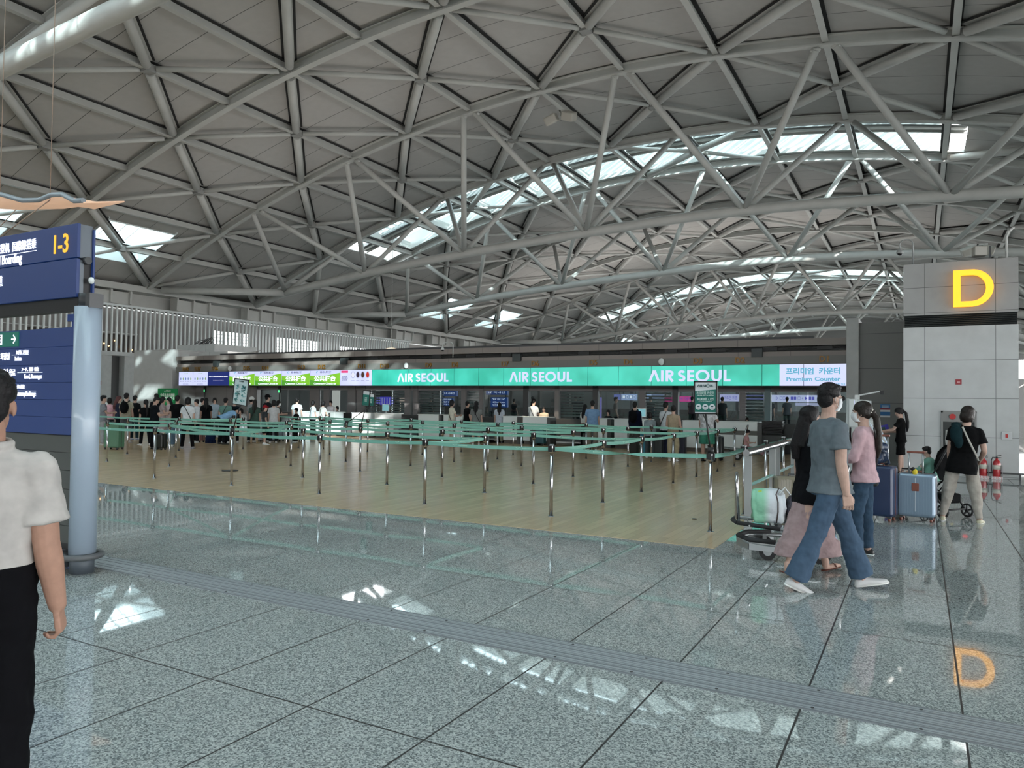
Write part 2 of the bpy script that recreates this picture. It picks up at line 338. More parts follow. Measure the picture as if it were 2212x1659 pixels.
BOTZ={-37.6:8.75,-30.7:9.55,-23.3:10.15,-15.6:10.6,-7.4:10.85,1.1:10.5,9.6:9.9}
def bx(z): return z
vis_truss={3:'nearest',7:'second',9:'third',12:'fourth',14:'fifth',17:'farthest'}
for k,kd in enumerate(KIND):
    if kd!='T': continue
    ya,yb=CY_[k],CY_[k+1]; ym=(ya+yb)/2
    if k==7: ym=36.0
    if k==9: ym=49.4
    nm={0:'arched roof truss far behind the viewer',2:'arched roof truss behind the viewer',4:'arched tube truss cut by the top left corner of the picture, nearest',7:'grey arched tube truss in front of the large skylight band',9:'arched tube truss just behind the large skylight, its lower tube striped by sunlight',12:'grey arched tube truss in front of the far skylight band',14:'arched tube truss just behind the far skylight band',17:'farthest arched tube truss at the end of the hall'}[k]
    t=thing('roof_truss',nm,'roof truss',(0,0,0),0,'arched roof trusses')
    if k==0: t['group']='trusses behind'
    for y in (ya,yb):
        o=chord_mesh().build('top_chord',None,t); o.location=(0,y,0)
    nodes=[-37.6,-30.7,-23.3,-15.6,-7.4,1.1,9.6]
    if k in (0,): nodes=nodes[:]
    P=[Vector((x,ym,BOTZ[x])) for x in nodes]
    pts=[]
    for i in range(len(P)-1):
        for q in range(6):
            tt=q/6; p0=P[max(i-1,0)];p1=P[i];p2=P[i+1];p3=P[min(i+2,len(P)-1)]
            pts.append(.5*((2*p1)+(p2-p0)*tt+(2*p0-5*p1+4*p2-p3)*tt*tt+(3*p1-p0-3*p2+p3)*tt**3))
    pts.append(P[-1])
    m=MB(); m.tube(pts,.25,None,14); m.build('bottom_chord',M_steel,t)
    for y in (ya,yb):
        m=MB(); m.tube([(-43.6,y+(.6 if y==ya else -.3),ZP(-43.6)-.3),P[0]],.24 if y==ya else .25,None,12); m.build('end_tube',M_steel,t)
        m=MB(); m.tube([P[-1],(18.6,y,ZP(18.6)-.2)],.24,None,12); m.build('end_tube',M_steel,t)
    odd=[-34.2,-27.0,-19.45,-11.5,-3.2,5.4]
    for i,x in enumerate(odd):
        for y in (ya,yb):
            for nx in (nodes[i],nodes[i+1]):
                a=Vector((x,y,ZP(x)-.10)); b=Vector((nx,ym,BOTZ[nx])); d=(b-a).normalized()
                a2=a+Vector((math.copysign(.35,nx-x),0,0)); m=MB(); m.tube([a2,b-d*.15],.15,None,10)
                m.ell(a2+d*.05,(.2,.12,.12)); m.build('brace',M_steel,t)
    rebase(t,(-44,ym,0))
for k,y in enumerate(CY_):
    if k in intr: continue
    o=chord_mesh().build('roof_arch'); o.location=(0,y,0)
    tag(o,{11:'grey roof arch between the two far square skylight bays'}.get(k,'grey roof arch, %s from the viewer'%ORD[k]),'roof arch','single roof arches')
# ------------------------------------------------------------------ bay bracing (crossing tubes)
bn={4:'above the top left corner',5:'over the upper left of the hall',6:'in the long bay in front of the big truss',7:'inside the big truss',8:'under the large skylight band',9:'just behind the large skylight',10:'over the far left square skylight',11:'over the second far square skylight',12:'in front of the far skylight band',13:'under the far skylight band',14:'behind the far skylight band'}
for k,kd in enumerate(KIND):
    if k<3 or k>15: continue
    ya,yb=CY_[k],CY_[k+1]; ym=(ya+yb)/2
    t=thing('bay_bracing','crossing roof tubes %s'%bn.get(k,'in roof bay %s from the viewer'%ORD[k]),'roof bracing',(0,0,0),0,'crossing roof tubes')
    i=0
    while i<len(ST)-2:
        xa,xm,xb=ST[i],ST[i+1],ST[i+2]; c=Vector((xm,ym,ceil_z(xm)-.3))
        if kd=='S' and (i//2)%2: i+=2; continue
        for (x,y) in ((xa,ya),(xa,yb),(xb,ya),(xb,yb)):
            a=Vector((x,y,ceil_z(x)-.3)); d=(c-a).normalized(); diagA=(x==xa and y==yb) or (x==xb and y==ya)
            m=MB(); m.tube([a+d*.45,c-d*.3],.185 if diagA else .115,M_steel,12)
            if diagA and kd!='S':
                a2=a+Vector((0,0,.26)); c2=c+Vector((0,0,.26)); m.beam(a2+d*.3,c2-d*.2,.60,.03,M_slot)
                m.beam(a2+d*.4-Vector((0,0,.02)),c2-d*.2-Vector((0,0,.02)),.40,.03,M_steel)
            m.build('brace_tube',None,t)
        m=MB(); m.box(c,(.42,.42,.3),M_node); m.build('node_box',None,t)
        i+=2
    rebase(t,(-44,ym,0))
# ------------------------------------------------------------------ skylights
wi=0
for k,kd in enumerate(KIND):
    ya,yb=CY_[k]+.25,CY_[k+1]-.25; ym=(ya+yb)/2
    if kd=='S':
        t=thing('skylight',{3:'glazed roof skylight band above the viewer',8:'long arched band of pale blue roof glazing between two trusses',13:'second, far arched band of pale blue roof glazing'}[k],'skylight',(0,0,0),0,'arched skylight bands')
        m=MB(); zt=1.55; n=38; rings=[]
        vsg=[];fg=[]
        for i in range(n+1):
            x=X0s+(X1s-X0s)*i/n; vsg+=[(x,ya,ceil_z(x)+zt-.35),(x,ym,ceil_z(x)+zt),(x,yb,ceil_z(x)+zt-.35)]
        for i in range(n):
            for j in range(2): a=i*3+j; fg.append((a,a+1,a+4,a+3))
        m.add(vsg,fg,None,True); m.build('glazing',M_sky,t)
        m=MB()
        for yy in (ya,yb): arch_box(m,yy,.08,1.3,1.0,M_steel,X0s,X1s,30)
        m.build('upstand',None,t)
        m=MB()
        for yy,w,h in ((ya+.15,.35,.3),(yb-.15,.35,.3),(ym-.2,.12,.35),(ym+.25,.12,.35)): arch_box(m,yy,w,h,.75 if abs(yy-ym)<1 else .5,M_steel,X0s,X1s,30)
        m.build('long_rail',None,t)
        m=MB(); arch_box(m,ym,1.15,.3,.85,mat('gutter_grey',(.20,.21,.21),.6),X0s,X1s,30); m.build('gutter',None,t)
        for i in range(9):
            x=X0s+(X1s-X0s)*(i+.5)/9 if 0 else ST[2+i] if 2+i<len(ST) else None
            if x is None or x>X1s: continue
            m=MB(); m.box((x,ym,ceil_z(x)+.35),(.1,yb-ya,.55)); m.box((x,ym,ceil_z(x)+.1),(.35,yb-ya,.05)); m.build('cross_beam',M_steel,t)
        m=MB()
        for i in range(77):
            x=X0s+.3+(X1s-X0s-.5)*i/76
            m.box((x,(ya+ym)/2,ceil_z(x)+1.33),(.05,(yb-ya)/2,.07)); m.box((x,(ym+yb)/2,ceil_z(x)+1.33),(.05,(yb-ya)/2,.07))
        m.build('glazing_bar',M_steel,t)
        m=MB()
        for i in range(60 if k==8 else 24):      # sun-shade blades on top of the glass
            x=X0s+.4+(X1s-X0s-.8)*i/(59 if k==8 else 23)
            m.beam((x-.35,ya+.2,ceil_z(x)+1.75),(x+.35,yb-.2,ceil_z(x)+1.75),.26,.03)
        bl=m.build('shade_blades',mat('shade_blade',(.55,.62,.64),.5),t); bl['kind']='stuff'
        rebase(t,(X0s,ym,0))
    if kd=='B' and k>2:
        for hx0,hx1,hy0,hy1 in sq(k):
            t=thing('square_skylight',{5:'square roof skylight half hidden at the left edge above the blue sign',6:'square roof skylight just right of the blue wayfinding sign',10:'far square roof skylight, first of the pair under the trusses',11:'far square roof skylight, second of the pair under the trusses'}.get(k,'small square skylight in the far roof above the airline screens'),'skylight',(0,0,0),0,'square skylights')
            def cz(x): return ceil_z(x)
            m=MB(); xm=(hx0+hx1)/2; ymm=(hy0+hy1)/2
            m.add([(hx0,hy0,cz(hx0)+1.4),(hx1,hy0,cz(hx1)+1.4),(hx1,hy1,cz(hx1)+1.4),(hx0,hy1,cz(hx0)+1.4)],[(0,1,2,3)]); m.build('glazing',M_sky,t)
            m=MB()
            for a,b in (((hx0,hy0),(hx1,hy0)),((hx1,hy0),(hx1,hy1)),((hx1,hy1),(hx0,hy1)),((hx0,hy1),(hx0,hy0))):
                m.beam((a[0],a[1],cz(a[0])+.7),(b[0],b[1],cz(b[0])+.7),.05,1.5)
            m.build('upstand',M_white,t)
            m=MB()
            for q in range(1,5):
                y=hy0+(hy1-hy0)*q/5; m.beam((hx0,y,cz(hx0)+1.35),(hx1,y,cz(hx1)+1.35),.05,.08)
                x=hx0+(hx1-hx0)*q/5; m.beam((x,hy0,cz(x)+1.35),(x,hy1,cz(x)+1.35),.05,.08)
            m.build('glazing_bar',M_steel,t); rebase(t,(hx0,hy0,0))
# ------------------------------------------------------------------ eaves girder on the slatted side
XW=-44.5
m=MB(); m.b2((-45.3,-30,8.35),(-44.1,140,8.75),M_steel); m.b2((-45.6,-30,7.35),(-45.5,140,8.4),M_steel); struct(m.build('trim_eaves_girder'))
for i,y in enumerate(range(-8,90,6)):
    if y<18: continue
    t=thing('eaves_bracket','grey steel eaves bracket box above the slatted wall, %s one along'%ORD[min(19,i)],'bracket',(-45,y,7.4),0,'eaves bracket boxes')
    m=MB(); m.b2((.0,-1.3,.05),(.55,1.3,.85)); m.build('box',M_steel,t,bevel=.03)
    for dy in (-1.3,0,1.3):
        m=MB(); m.prism([(.0,0),(.7,.1),(.75,.9),(.2,1.35),(0,1.3)],dy-.06,dy+.06); m.build('fin',M_steel,t)
# slatted screen
t=thing('slatted_screen','tall screen of thin white vertical slats above the stone wall','slat screen',(XW,0,4.4),0)
m=MB()
for i in range(100): y=26.2+i*.33; m.b2((-.06,y-.045,0),(.06,y+.045,2.95))
o=m.build('slats',M_white,t); o['kind']='stuff'
m=MB()
for i in range(150): y=-22+i*.32; m.b2((-.06,y-.045,0),(.06,y+.045,2.95))
o=m.build('slats',M_white,t); o['kind']='stuff'
m=MB(); m.b2((-.12,-22,2.9),(.12,59.2,3.03)); m.build('top_rail',M_white,t)
m=MB(); m.b2((-.14,-22,1.2),(-.08,30,1.24)); m.build('mid_rail',M_white,t)
# wall behind the slats with window openings
def wall_x(name,x,th,y0,y1,z0,z1,ops,mt):
    ysx=sorted(set([y0,y1]+[o[0] for o in ops]+[o[1] for o in ops])); m=MB()
    for a,b in zip(ysx[:-1],ysx[1:]):
        mid=(a+b)/2; op=[o for o in ops if o[0]<mid<o[1]]
        if op: m.b2((x,a,z0),(x-th,b,op[0][2])); m.b2((x,a,op[0][3]),(x-th,b,z1))
        else: m.b2((x,a,z0),(x-th,b,z1))
    return struct(m.build(name,mt))
wins=[(37.2,40.6,4.6,6.6),(43.2,48.3,4.6,6.6),(51,56,4.6,6.4)]
wall_x('wall_left',-46.2,.3,-30,140,0,7.35,wins,mat('plaster_grey',(.34,.33,.325),.8))
m=MB(); m.b2((-46.5,-30,8.3),(-46.2,140,8.9)); struct(m.build('trim_left_wall_head',M_steel))
for i,(a,b,c,d) in enumerate(wins):
    m=MB()
    for q in range(1,4): y=a+(b-a)*q/4; m.b2((-46.3,y-.04,c),(-46.2,y+.04,d))
    for q in range(1,8): z=c+(d-c)*q/8; m.b2((-46.32,a,z-.03),(-46.28,b,z+.03))
    o=struct(m.build('window_%d'%(i+1),M_white))
m=MB(); m.b2((-46.2,-30,4.15),(-44.2,140,4.4)); struct(m.build('trim_gallery_slab',M_stone))
m=MB(); m.b2((-46.18,24,4.45),(-46.1,31,5.65),mat('dark_shop',(.05,.04,.035),.5)); 
for i in range(26): m.ell((-46.0,24.3+random.random()*6.4,4.6+random.random()*.9),.05,emis('warm_lamp',(1,.6,.25),3),n=6,m=4)
tag(m.build('gallery_shop_front'),'dark shop window with small warm lights behind the white slats','shop window')
# stone fins below the slats
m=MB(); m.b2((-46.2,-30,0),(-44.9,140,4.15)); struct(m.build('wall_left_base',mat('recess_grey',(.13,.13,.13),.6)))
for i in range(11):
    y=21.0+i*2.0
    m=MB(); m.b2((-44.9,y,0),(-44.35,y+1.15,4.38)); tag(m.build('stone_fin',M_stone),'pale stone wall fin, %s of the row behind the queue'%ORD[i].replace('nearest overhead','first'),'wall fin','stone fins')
    if i==3:
        m=MB(); m.b2((-44.35,y+.3,2.3),(-44.31,y+.48,2.55)); tag(m.build('fire_alarm_box',mat('red_box',(.35,.02,.02),.4)),'tiny red fire alarm box on the pale stone fin','alarm box')
# far end wall with a strip of windows, and the daylight facade
m=MB(); m.b2((-48,139.8,0),(20,140,6)); m.b2((-48,139.8,9),(20,140,17)); struct(m.build('wall_far',mat('plaster_grey',(.34,.33,.325),.8)))
m=MB()
for i in range(0,68,4): m.b2((-48+i,139.75,6),(-47.8+i,139.95,9))
struct(m.build('window_4',M_steel))
m=MB(); m.b2((-48,-30.2,0),(20,-30,6)); m.b2((-48,-30.2,8.5),(20,-30,17)); struct(m.build('wall_back',mat('plaster_grey')))  # unseen wall added behind the camera to cut white sky reflections
m=MB()
for i in range(57): m.b2((19.5,-30+i*3,0),(19.65,-29.88+i*3,8.4))
for z in (2.8,5.6): m.b2((19.5,-30,z),(19.65,140,z+.1))
struct(m.build('wall_right_mullions',M_steel))
# lamps fixed to the trusses
def floodlight(px,py,y,lab):
    p=atY(px,py,y); t=thing('floodlight',lab,'floodlight',p,0,'twin roof floodlights')
    m=MB(); m.box((0,0,.25),(.9,.08,.08)); m.box((0,0,.15),(.08,.08,.3)); m.build('bracket',M_steel,t)
    for s in (-1,1):
        m=MB(); m.box((s*.45,0,-.05),(.6,.5,.4),None,(R(25),s*R(20),0)); h=m.build('lamp_head',mat('lamp_beige',(.42,.40,.36),.5),t,bevel=.06)
floodlight(1210,252,30.4,'beige twin floodlight hung high on the arched chord, nearest of its kind')
floodlight(1497,443,55,'small twin floodlight under the far roof arch')
floodlight(1697,547,65,'small twin floodlight above the sunlit truss tube')
floodlight(2112,539,45,'grey floodlight hanging over the letter column')
# ================================================================== LETTER COLUMN
YD=19.8
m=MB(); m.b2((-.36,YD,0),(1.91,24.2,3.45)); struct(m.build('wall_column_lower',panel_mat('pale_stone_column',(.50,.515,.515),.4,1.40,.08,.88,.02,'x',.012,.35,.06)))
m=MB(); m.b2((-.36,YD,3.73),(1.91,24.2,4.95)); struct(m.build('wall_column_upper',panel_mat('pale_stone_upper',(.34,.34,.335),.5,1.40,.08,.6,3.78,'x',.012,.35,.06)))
m=MB(); m.b2((-.30,YD+.06,3.45),(1.85,24.1,3.73),M_black)
for i in range(7): z=3.47+i*.04; m.box((.775,YD+.03,z),(2.22,.07,.012),M_louv,(R(-30),0,0))
struct(m.build('trim_column_louvre'))
# the big letter
def D_shape():
    W_,H_,T_=.78,.84,.145; out=[(0,0)]; inn=[(T_,T_*.82)]
    cx=.36
    for i in range(25): a=-PI/2+PI*i/24; out.append((cx+(W_-cx)*math.cos(a),H_/2+H_/2*math.sin(a)))
    out.append((0,H_))
    for i in range(25): a=-PI/2+PI*i/24; inn.append((cx+(W_-cx-T_)*math.cos(a),H_/2+(H_/2-T_*.82)*math.sin(a)))
    inn.append((T_,H_-T_*.82)); return out,inn
out,inn=D_shape(); n=len(out); vs=[];
for y in (0,.1):
    vs+=[(p[0],y,p[1]) for p in out]+[(p[0],y,p[1]) for p in inn]
fs=[]
for i in range(n):
    j=(i+1)%n
    fs+=[(i,j,n+j,n+i),(2*n+i,3*n+i,3*n+j,2*n+j),(i,2*n+i,2*n+j,j),(n+i,n+j,3*n+j,3*n+i)]
t=thing('island_letter','large glowing amber letter D on the stone column','letter sign',(.655,YD-.16,3.875))
m=MB(); m.add(vs,fs); m.build('letter_face',M_amber,t)
m=MB()
for x,z in ((.07,.1),(.07,.74),(.65,.42)): m.b2((x-.02,.1,z-.02),(x+.02,.16,z+.02))
m.build('standoff',M_dark,t)
m=MB(); m.b2((.70,YD-.015,2.1),(.82,YD,2.22),mat('fire_red',(.30,.02,.03),.4)); m.b2((.73,YD-.018,2.13),(.79,YD-.014,2.17),mat('pale_red',(.6,.3,.3),.5)); tag(m.build('alarm_plate'),'small dark red square plate on the pale stone column','alarm plate')
# hydrant cabinet
t=thing('hydrant_cabinet','grey fire hydrant cabinet with round red lamp set in the stone column','cabinet',(.76,YD,0))
m=MB(); m.b2((-.35,-.04,.42),(.35,.0,.46)); m.b2((-.35,-.04,1.45),(.35,0,1.49)); m.b2((-.35,-.04,.42),(-.31,0,1.49)); m.b2((.31,-.04,.42),(.35,0,1.49)); m.b2((-.33,-.02,1.24),(.33,0,1.46)); m.build('frame',mat('cab_grey',(.23,.23,.225),.5,metal=.3),t)
m=MB(); m.b2((-.31,-.012,.46),(.31,-.002,1.24)); m.build('door',mat('dark_glass',(.06,.065,.065),.12),t)
m=MB()
for i in range(16): m.tube([(-.25+i*.022,-.02,1.05),(-.26+i*.024,-.03,.8),(-.22+i*.02,-.02,.5)],.012)
m.build('hose',mat('hose_grey',(.4,.4,.38),.7),t)
m=MB(); m.disc((-.12,-.05,1.36),.065,.03,None,20,'y'); m.build('alarm_button',mat('fire_red2',(.45,.02,.02),.3),t)
m=MB(); m.ell((.12,-.05,1.36),(.055,.03,.03)); m.build('red_lamp',emis('red_lamp_glow',(1,.05,.06),.8),t)
m=MB(); m.prism([(-.18,1.09),(-.10,1.09),(-.14,1.16)],-.02,-.012); m.prism([(.03,1.09),(.11,1.09),(.07,1.16)],-.02,-.012); m.build('warning_mark',mat('yellow_mark',(.6,.45,.1),.5),t)
t=thing('wall_switch_plate','small steel call plate with a red button beside the cabinet','switch plate',(1.68,YD,.95)); m=MB(); m.b2((-.1,-.015,-.09),(.1,0,.09)); m.build('plate',M_alu,t,bevel=.005); m=MB(); m.b2((-.025,-.03,-.04),(.025,-.015,.04)); m.build('button',mat('fire_red2'),t)
# kick rail along the column
t=thing('kick_rail','low dark steel rail along the foot of the stone column','rail',(.8,YD-.25,0)); m=MB(); m.tube([(-1.3,0,.13),(2.2,0,.13)],.018,M_dark,8)
m.build('rail',None,t)
for x in (-1.2,-.1,1.1,2.1): m=MB(); m.b2((x-.015,-.015,0),(x+.015,.015,.13)); m.build('post',M_dark,t)
# fire extinguishers
def extinguisher(lab,x,y):
    t=thing('fire_extinguisher',lab,'fire extinguisher',(x,y,0.045),0,'fire extinguishers by the column'); t.scale=(.86,)*3
    m=MB(); m.loft([[Vector((r*math.cos(2*PI*k/20),r*math.sin(2*PI*k/20),z)) for k in range(20)] for r,z in ((.085,.0),(.09,.02),(.09,.34),(.08,.39),(.05,.43),(.03,.45),(.03,.48))]); m.build('cylinder',mat('ext_red',(.42,.02,.025),.3,coat=.4),t)
    m=MB(); m.loft([[Vector((.092*math.cos(2*PI*k/20),.092*math.sin(2*PI*k/20),z)) for k in range(20)] for z in (.2,.31)]); m.build('label_band',mat('ext_label',(.6,.58,.5),.5),t)
    m=MB(); m.b2((-.02,-.02,.47),(.02,.02,.52)); m.beam((-.03,0,.53),(.1,0,.56),.02,.015); m.beam((-.02,0,.50),(.1,0,.5),.02,.012); m.build('valve_handle',M_blackg,t)
    m=MB(); m.tube([(-.02,0,.5),(-.09,0,.5),(-.12,-.02,.42),(-.115,-.03,.2),(-.1,-.04,.1)],.011); m.build('hose',M_rubber,t)
    m=MB(); m.b2((-.12,-.11,-.05),(.12,.11,0)); m.b2((.11,-.1,0),(.12,.1,.3)); m.build('tray',mat('tray_grey',(.35,.35,.35),.5),t)
    text('tray_lettering','소화기',.08,mat('fire_red2'),t,(0,-.113,-.02),fit=.2); m=MB(); m.b2((-.12,-.112,-.05),(.12,-.11,.02)); m.build('tray_plate',M_white,t)
extinguisher('red fire extinguisher with black hose, nearer the column edge',1.47,19.5)
extinguisher('red fire extinguisher mostly hidden behind the woman in cream trousers',1.22,19.5)
# cameras and box on top of the column
def dome_pole(name,lab,x,y,z,h,mt,sw=.22):
    t=thing(name,lab,'security camera',(x,y,z)); pts=[(0,0,0),(0,0,h-.1)]+[(-.5*sw*(1-math.cos(a)),0,h-.1+.11*math.sin(a)) for a in [PI*i/8 for i in range(1,9)]]+[(-sw,0,h-.2)]
    m=MB(); m.tube(pts,.016,mt); m.build('swan_neck_pole',None,t)
    m=MB(); m.loft([[Vector((-sw+r*math.cos(2*PI*k/16),r*math.sin(2*PI*k/16),h-.2+q)) for k in range(16)] for r,q in ((.03,0),(.05,-.02),(.075,-.07),(.08,-.1),(.07,-.11))],mt); m.build('housing',None,t)
    m=MB(); m.ell((-sw,0,h-.31),(.055,.055,.05)); m.build('dome',M_blackg,t)
dome_pole('dome_camera','grey dome camera on a swan-neck pole on top of the letter column',-.16,YD+.15,4.95,.62,mat('cam_grey',(.3,.31,.31),.4),.28)
dome_pole('dome_camera','white dome camera on a swan-neck pole standing on the counter canopy',-16.3,24.484,3.3,.62,M_white,.5)
t=thing('roof_unit_box','flat grey box on the column top with a small floodlight on it','box',(1.3,YD+.3,4.95)); m=MB(); m.b2((-.22,0,0),(.22,.3,.07)); m.build('base',M_greyp,t); m=MB(); m.box((-.1,.1,.26),(.28,.2,.22),None,(0,0,R(20))); m.build('lamp_head',mat('lamp_beige',(.42,.4,.36),.5),t,bevel=.02); m=MB(); m.box((.1,.1,.22),(.03,.14,.28)); m.build('bracket',M_dark,t)
t=thing('conduit_pole','thin grey conduit pole rising from the column top','pole',(1.72,YD+.4,4.95)); m=MB(); m.tube([(0,0,0),(0,0,.55),(.05,0,.68),(.15,0,.76)],.025); m.build('pipe',M_steel,t)
# ================================================================== CHECK-IN ISLAND D
YI=24.5
# end block beside the column
m=MB(); m.b2((-1.62,24.3,0),(-.36,27,4.05)); struct(m.build('wall_island_end',panel_mat('grey_end_panel',(.17,.172,.165),.5,0,0,.62,.42,'x',.012,.4,.03))) if 0 else None
m=MB(); m.b2((-1.62,24.32,0),(-.3,27,4.06)); struct(m.build('wall_island_end',mat('grey_end_panel',(.17,.172,.165),.5)))
m=MB()
for z in (3.72,2.68,1.66): m.b2((-1.62,24.312,z),(-.3,24.325,z+.012))
struct(m.build('trim_end_seams',M_dark))
m=MB(); m.b2((-1.95,24.15,0),(-1.62,27,4.2)); struct(m.build('wall_island_pier',panel_mat('pier_stone',(.45,.46,.455),.5,0,0,1.03,.65,'x',.012,.4,.07) if 0 else mat('pier_stone',(.45,.46,.455),.5,noise=.06,nscale=3)))
# fascia canopy
t=thing('counter_canopy','long taupe canopy over the check-in counters carrying bronze counter numbers','canopy',(0,0,0))
XL,XR=-33.2,-1.95
m=MB(); m.b2((XL,24.5,2.86),(XR,27.2,3.12),M_signband); m.b2((XL,24.55,3.12),(XR,27.2,3.27),M_fascia); m.b2((XL,24.75,3.27),(XR,27.2,3.44),M_black); m.b2((XL,24.5,3.44),(XR,27.2,3.66),M_fascia)
m.build('canopy_body',None,t)
m=MB()
for i in range(4): m.b2((XL,24.62,3.285+i*.042),(XR,24.72,3.295+i*.042),mat('slat_grey',(.06,.062,.06),.5))
m.build('louvre',None,t)
for i in range(19):
    m=MB(); x=-2.6-i*1.62; m.b2((x-.22,24.6,3.31),(x+.22,24.64,3.41)); m.build('dark_vent',M_black,t)
for x in (-4.6,-13.4,-22.0,-30.2):
    m=MB(); m.b2((x-.17,24.44,3.10),(x+.17,24.6,3.38)); m.build('speaker_box',mat('spk',(.04,.05,.052),.5),t)
nums=[(1781,1),(1598,2),(1507,3),(1356.5,4),(1281,5),(1155,6),(1090,7),(982,8),(925,9),(829.5,10),(781,11),(694,12),(650,13),(572,14),(532,15),(463,16),(426,17),(400,18)]
for px,nn in nums:
    p=atY(px,787,24.46); text('counter_number','D%d'%nn,.26,M_gold,t,(p.x,24.485,3.0),bold=.02,ext=.015)
rebase(t,(XL,24.5,0))
for px,lab in ((1428,'between numbers D3 and D4'),(876,'between numbers D9 and D10'),(495,'between numbers D15 and D16')):
    p=atY(px,785,24.4); t=thing('wall_speaker','small white rounded speaker on the canopy %s'%lab,'speaker',(p.x,24.44,3.0),0,'white canopy speakers'); m=MB(); m.ell((0,0,0),(.105,.07,.125),None,None,16,10); m.build('shell',M_white,t); m=MB(); m.b2((-.03,0,-.02),(.03,.06,.02)); m.build('mount',M_dark,t)
# LED screens
ZS0,ZS1=2.17,2.86
def sx(px): return atY(px,820,24.42).x
t=thing('airline_screen_wall','long turquoise LED screen wall reading AIR SEOUL above the counters','screen wall',(0,0,0))
edges=[804,836,882,931,981,1034,1088,1146,1206,1270,1336,1407,1482.5,1561,1646,1736,1829.5]
split=sx(1684)
for i in range(16):
    a,b=sx(edges[i])+.008,sx(edges[i+1])-.008; m=MB(); m.b2((a,24.42,ZS0),(b,24.52,ZS1),M_dark)
    if i<14: m.b2((a,24.41,ZS0+.01),(b,24.42,ZS1-.01),M_teal)
    elif i==14: m.b2((a,24.41,ZS0+.01),(split,24.42,ZS1-.01),M_teal); m.b2((split,24.41,ZS0+.01),(b,24.42,ZS1-.01),M_lilac)
    else: m.b2((a,24.41,ZS0+.01),(b,24.42,ZS1-.01),M_lilac)
    m.build('screen_panel',None,t)
def strokes(m,x0,z0,h,word,mt,y,k=1.0):
    # geometric capitals of the airline name drawn as solid strokes
    T=h*.2; x=x0
    def bar(a,b,w=T): m.beam((a[0],y,a[1]),(b[0],y,b[1]),w,.006,mt,(0,1,0))
    def arc(cx,cz,rx,rz,a0,a1,n=14):
        o=[];q=[]
        for i in range(n+1):
            a=R(a0+(a1-a0)*i/n); o.append((cx+rx*math.cos(a),cz+rz*math.sin(a))); q.append((cx+(rx-T)*math.cos(a),cz+(rz-T)*math.sin(a)))
        vs=[(p[0],y-.003,p[1]) for p in o+q]; fs=[(i,i+1,n+2+i,n+1+i) for i in range(n)]; m.add(vs,fs,mt)
    for ch in word:
        if ch=='A': w=h*.85*k; bar((x+T*.35,z0),(x+w/2-T*.1,z0+h),T*.95); bar((x+w/2+T*.1,z0+h),(x+w-T*.35,z0),T*.95); x+=w+.10*h
        elif ch=='I': bar((x+T/2,z0),(x+T/2,z0+h)); x+=T+.16*h
        elif ch=='R': w=h*.62; bar((x+T/2,z0),(x+T/2,z0+h)); arc(x+w-h*.29,z0+h-h*.29,h*.29,h*.29,-90,90); bar((x+T/2,z0+h-T/2),(x+w-h*.28,z0+h-T/2)); bar((x+T/2,z0+h*.42+T/2),(x+w-h*.28,z0+h*.42+T/2)); bar((x+w*.42,z0+h*.45),(x+w-T*.35,z0)); x+=w+.14*h
        elif ch=='S':
            w=h*.56; r=h*.295; arc(x+w/2,z0+h-r,w/2,r,25,270,16); arc(x+w/2,z0+r,w/2,r,90,-155,16); x+=w+.14*h
        elif ch=='E': w=h*.5; bar((x+T/2,z0),(x+T/2,z0+h)); [bar((x,z),(x+w,z)) for z in (z0+T/2,z0+h/2,z0+h-T/2)]; x+=w+.12*h
        elif ch=='O': w=h*1.04; arc(x+w/2,z0+h/2,w/2,h/2+.01,0,360,28); x+=w+.13*h
        elif ch=='U': w=h*.74; arc(x+w/2,z0+w/2,w/2,w/2,180,360); bar((x+T/2,z0+w/2),(x+T/2,z0+h)); bar((x+w-T/2,z0+w/2),(x+w-T/2,z0+h)); x+=w+.15*h
        elif ch=='L': w=h*.5; bar((x+T/2,z0),(x+T/2,z0+h)); bar((x,z0+T/2),(x+w,z0+T/2)); x+=w
        elif ch==' ': x+=h*.2
    return x
def seoul(px0,px1,z0,h,parent,y=24.403,mt=None,nm='lettering'):
    m=MB(); a=sx(px0) if px0>3 else px0; b=sx(px1) if px0>3 else px1
    e=strokes(m,0,0,h,'AIR SEOUL',mt or M_lil,0); k=(b-a)/e
    m.v=[(v[0]*k,v[1],v[2]) for v in m.v]; o=m.build(nm,None,parent); o.location=(a,y,z0); return o
seoul(859,969,2.33,.35,t); seoul(1101,1236,2.32,.37,t); seoul(1402,1578.5,2.32,.38,t)
M_txteal=emis('teal_letter',(.10,.42,.60),.8)
x0=(sx(1698)+sx(1816))/2
text('korean_lettering','프리미엄  카운터',.22,M_txteal,t,(x0,24.402,2.62),bold=.035,fit=sx(1815)-sx(1698)); text('english_lettering','Premium Counter',.17,M_txteal,t,(x0,24.402,2.385),bold=.03,fit=sx(1815)-sx(1698))
e=seoul(1795,1827,2.20,.055,t,mt=M_txteal,nm='small_lettering')
rebase(t,(sx(804),24.4,2.17))
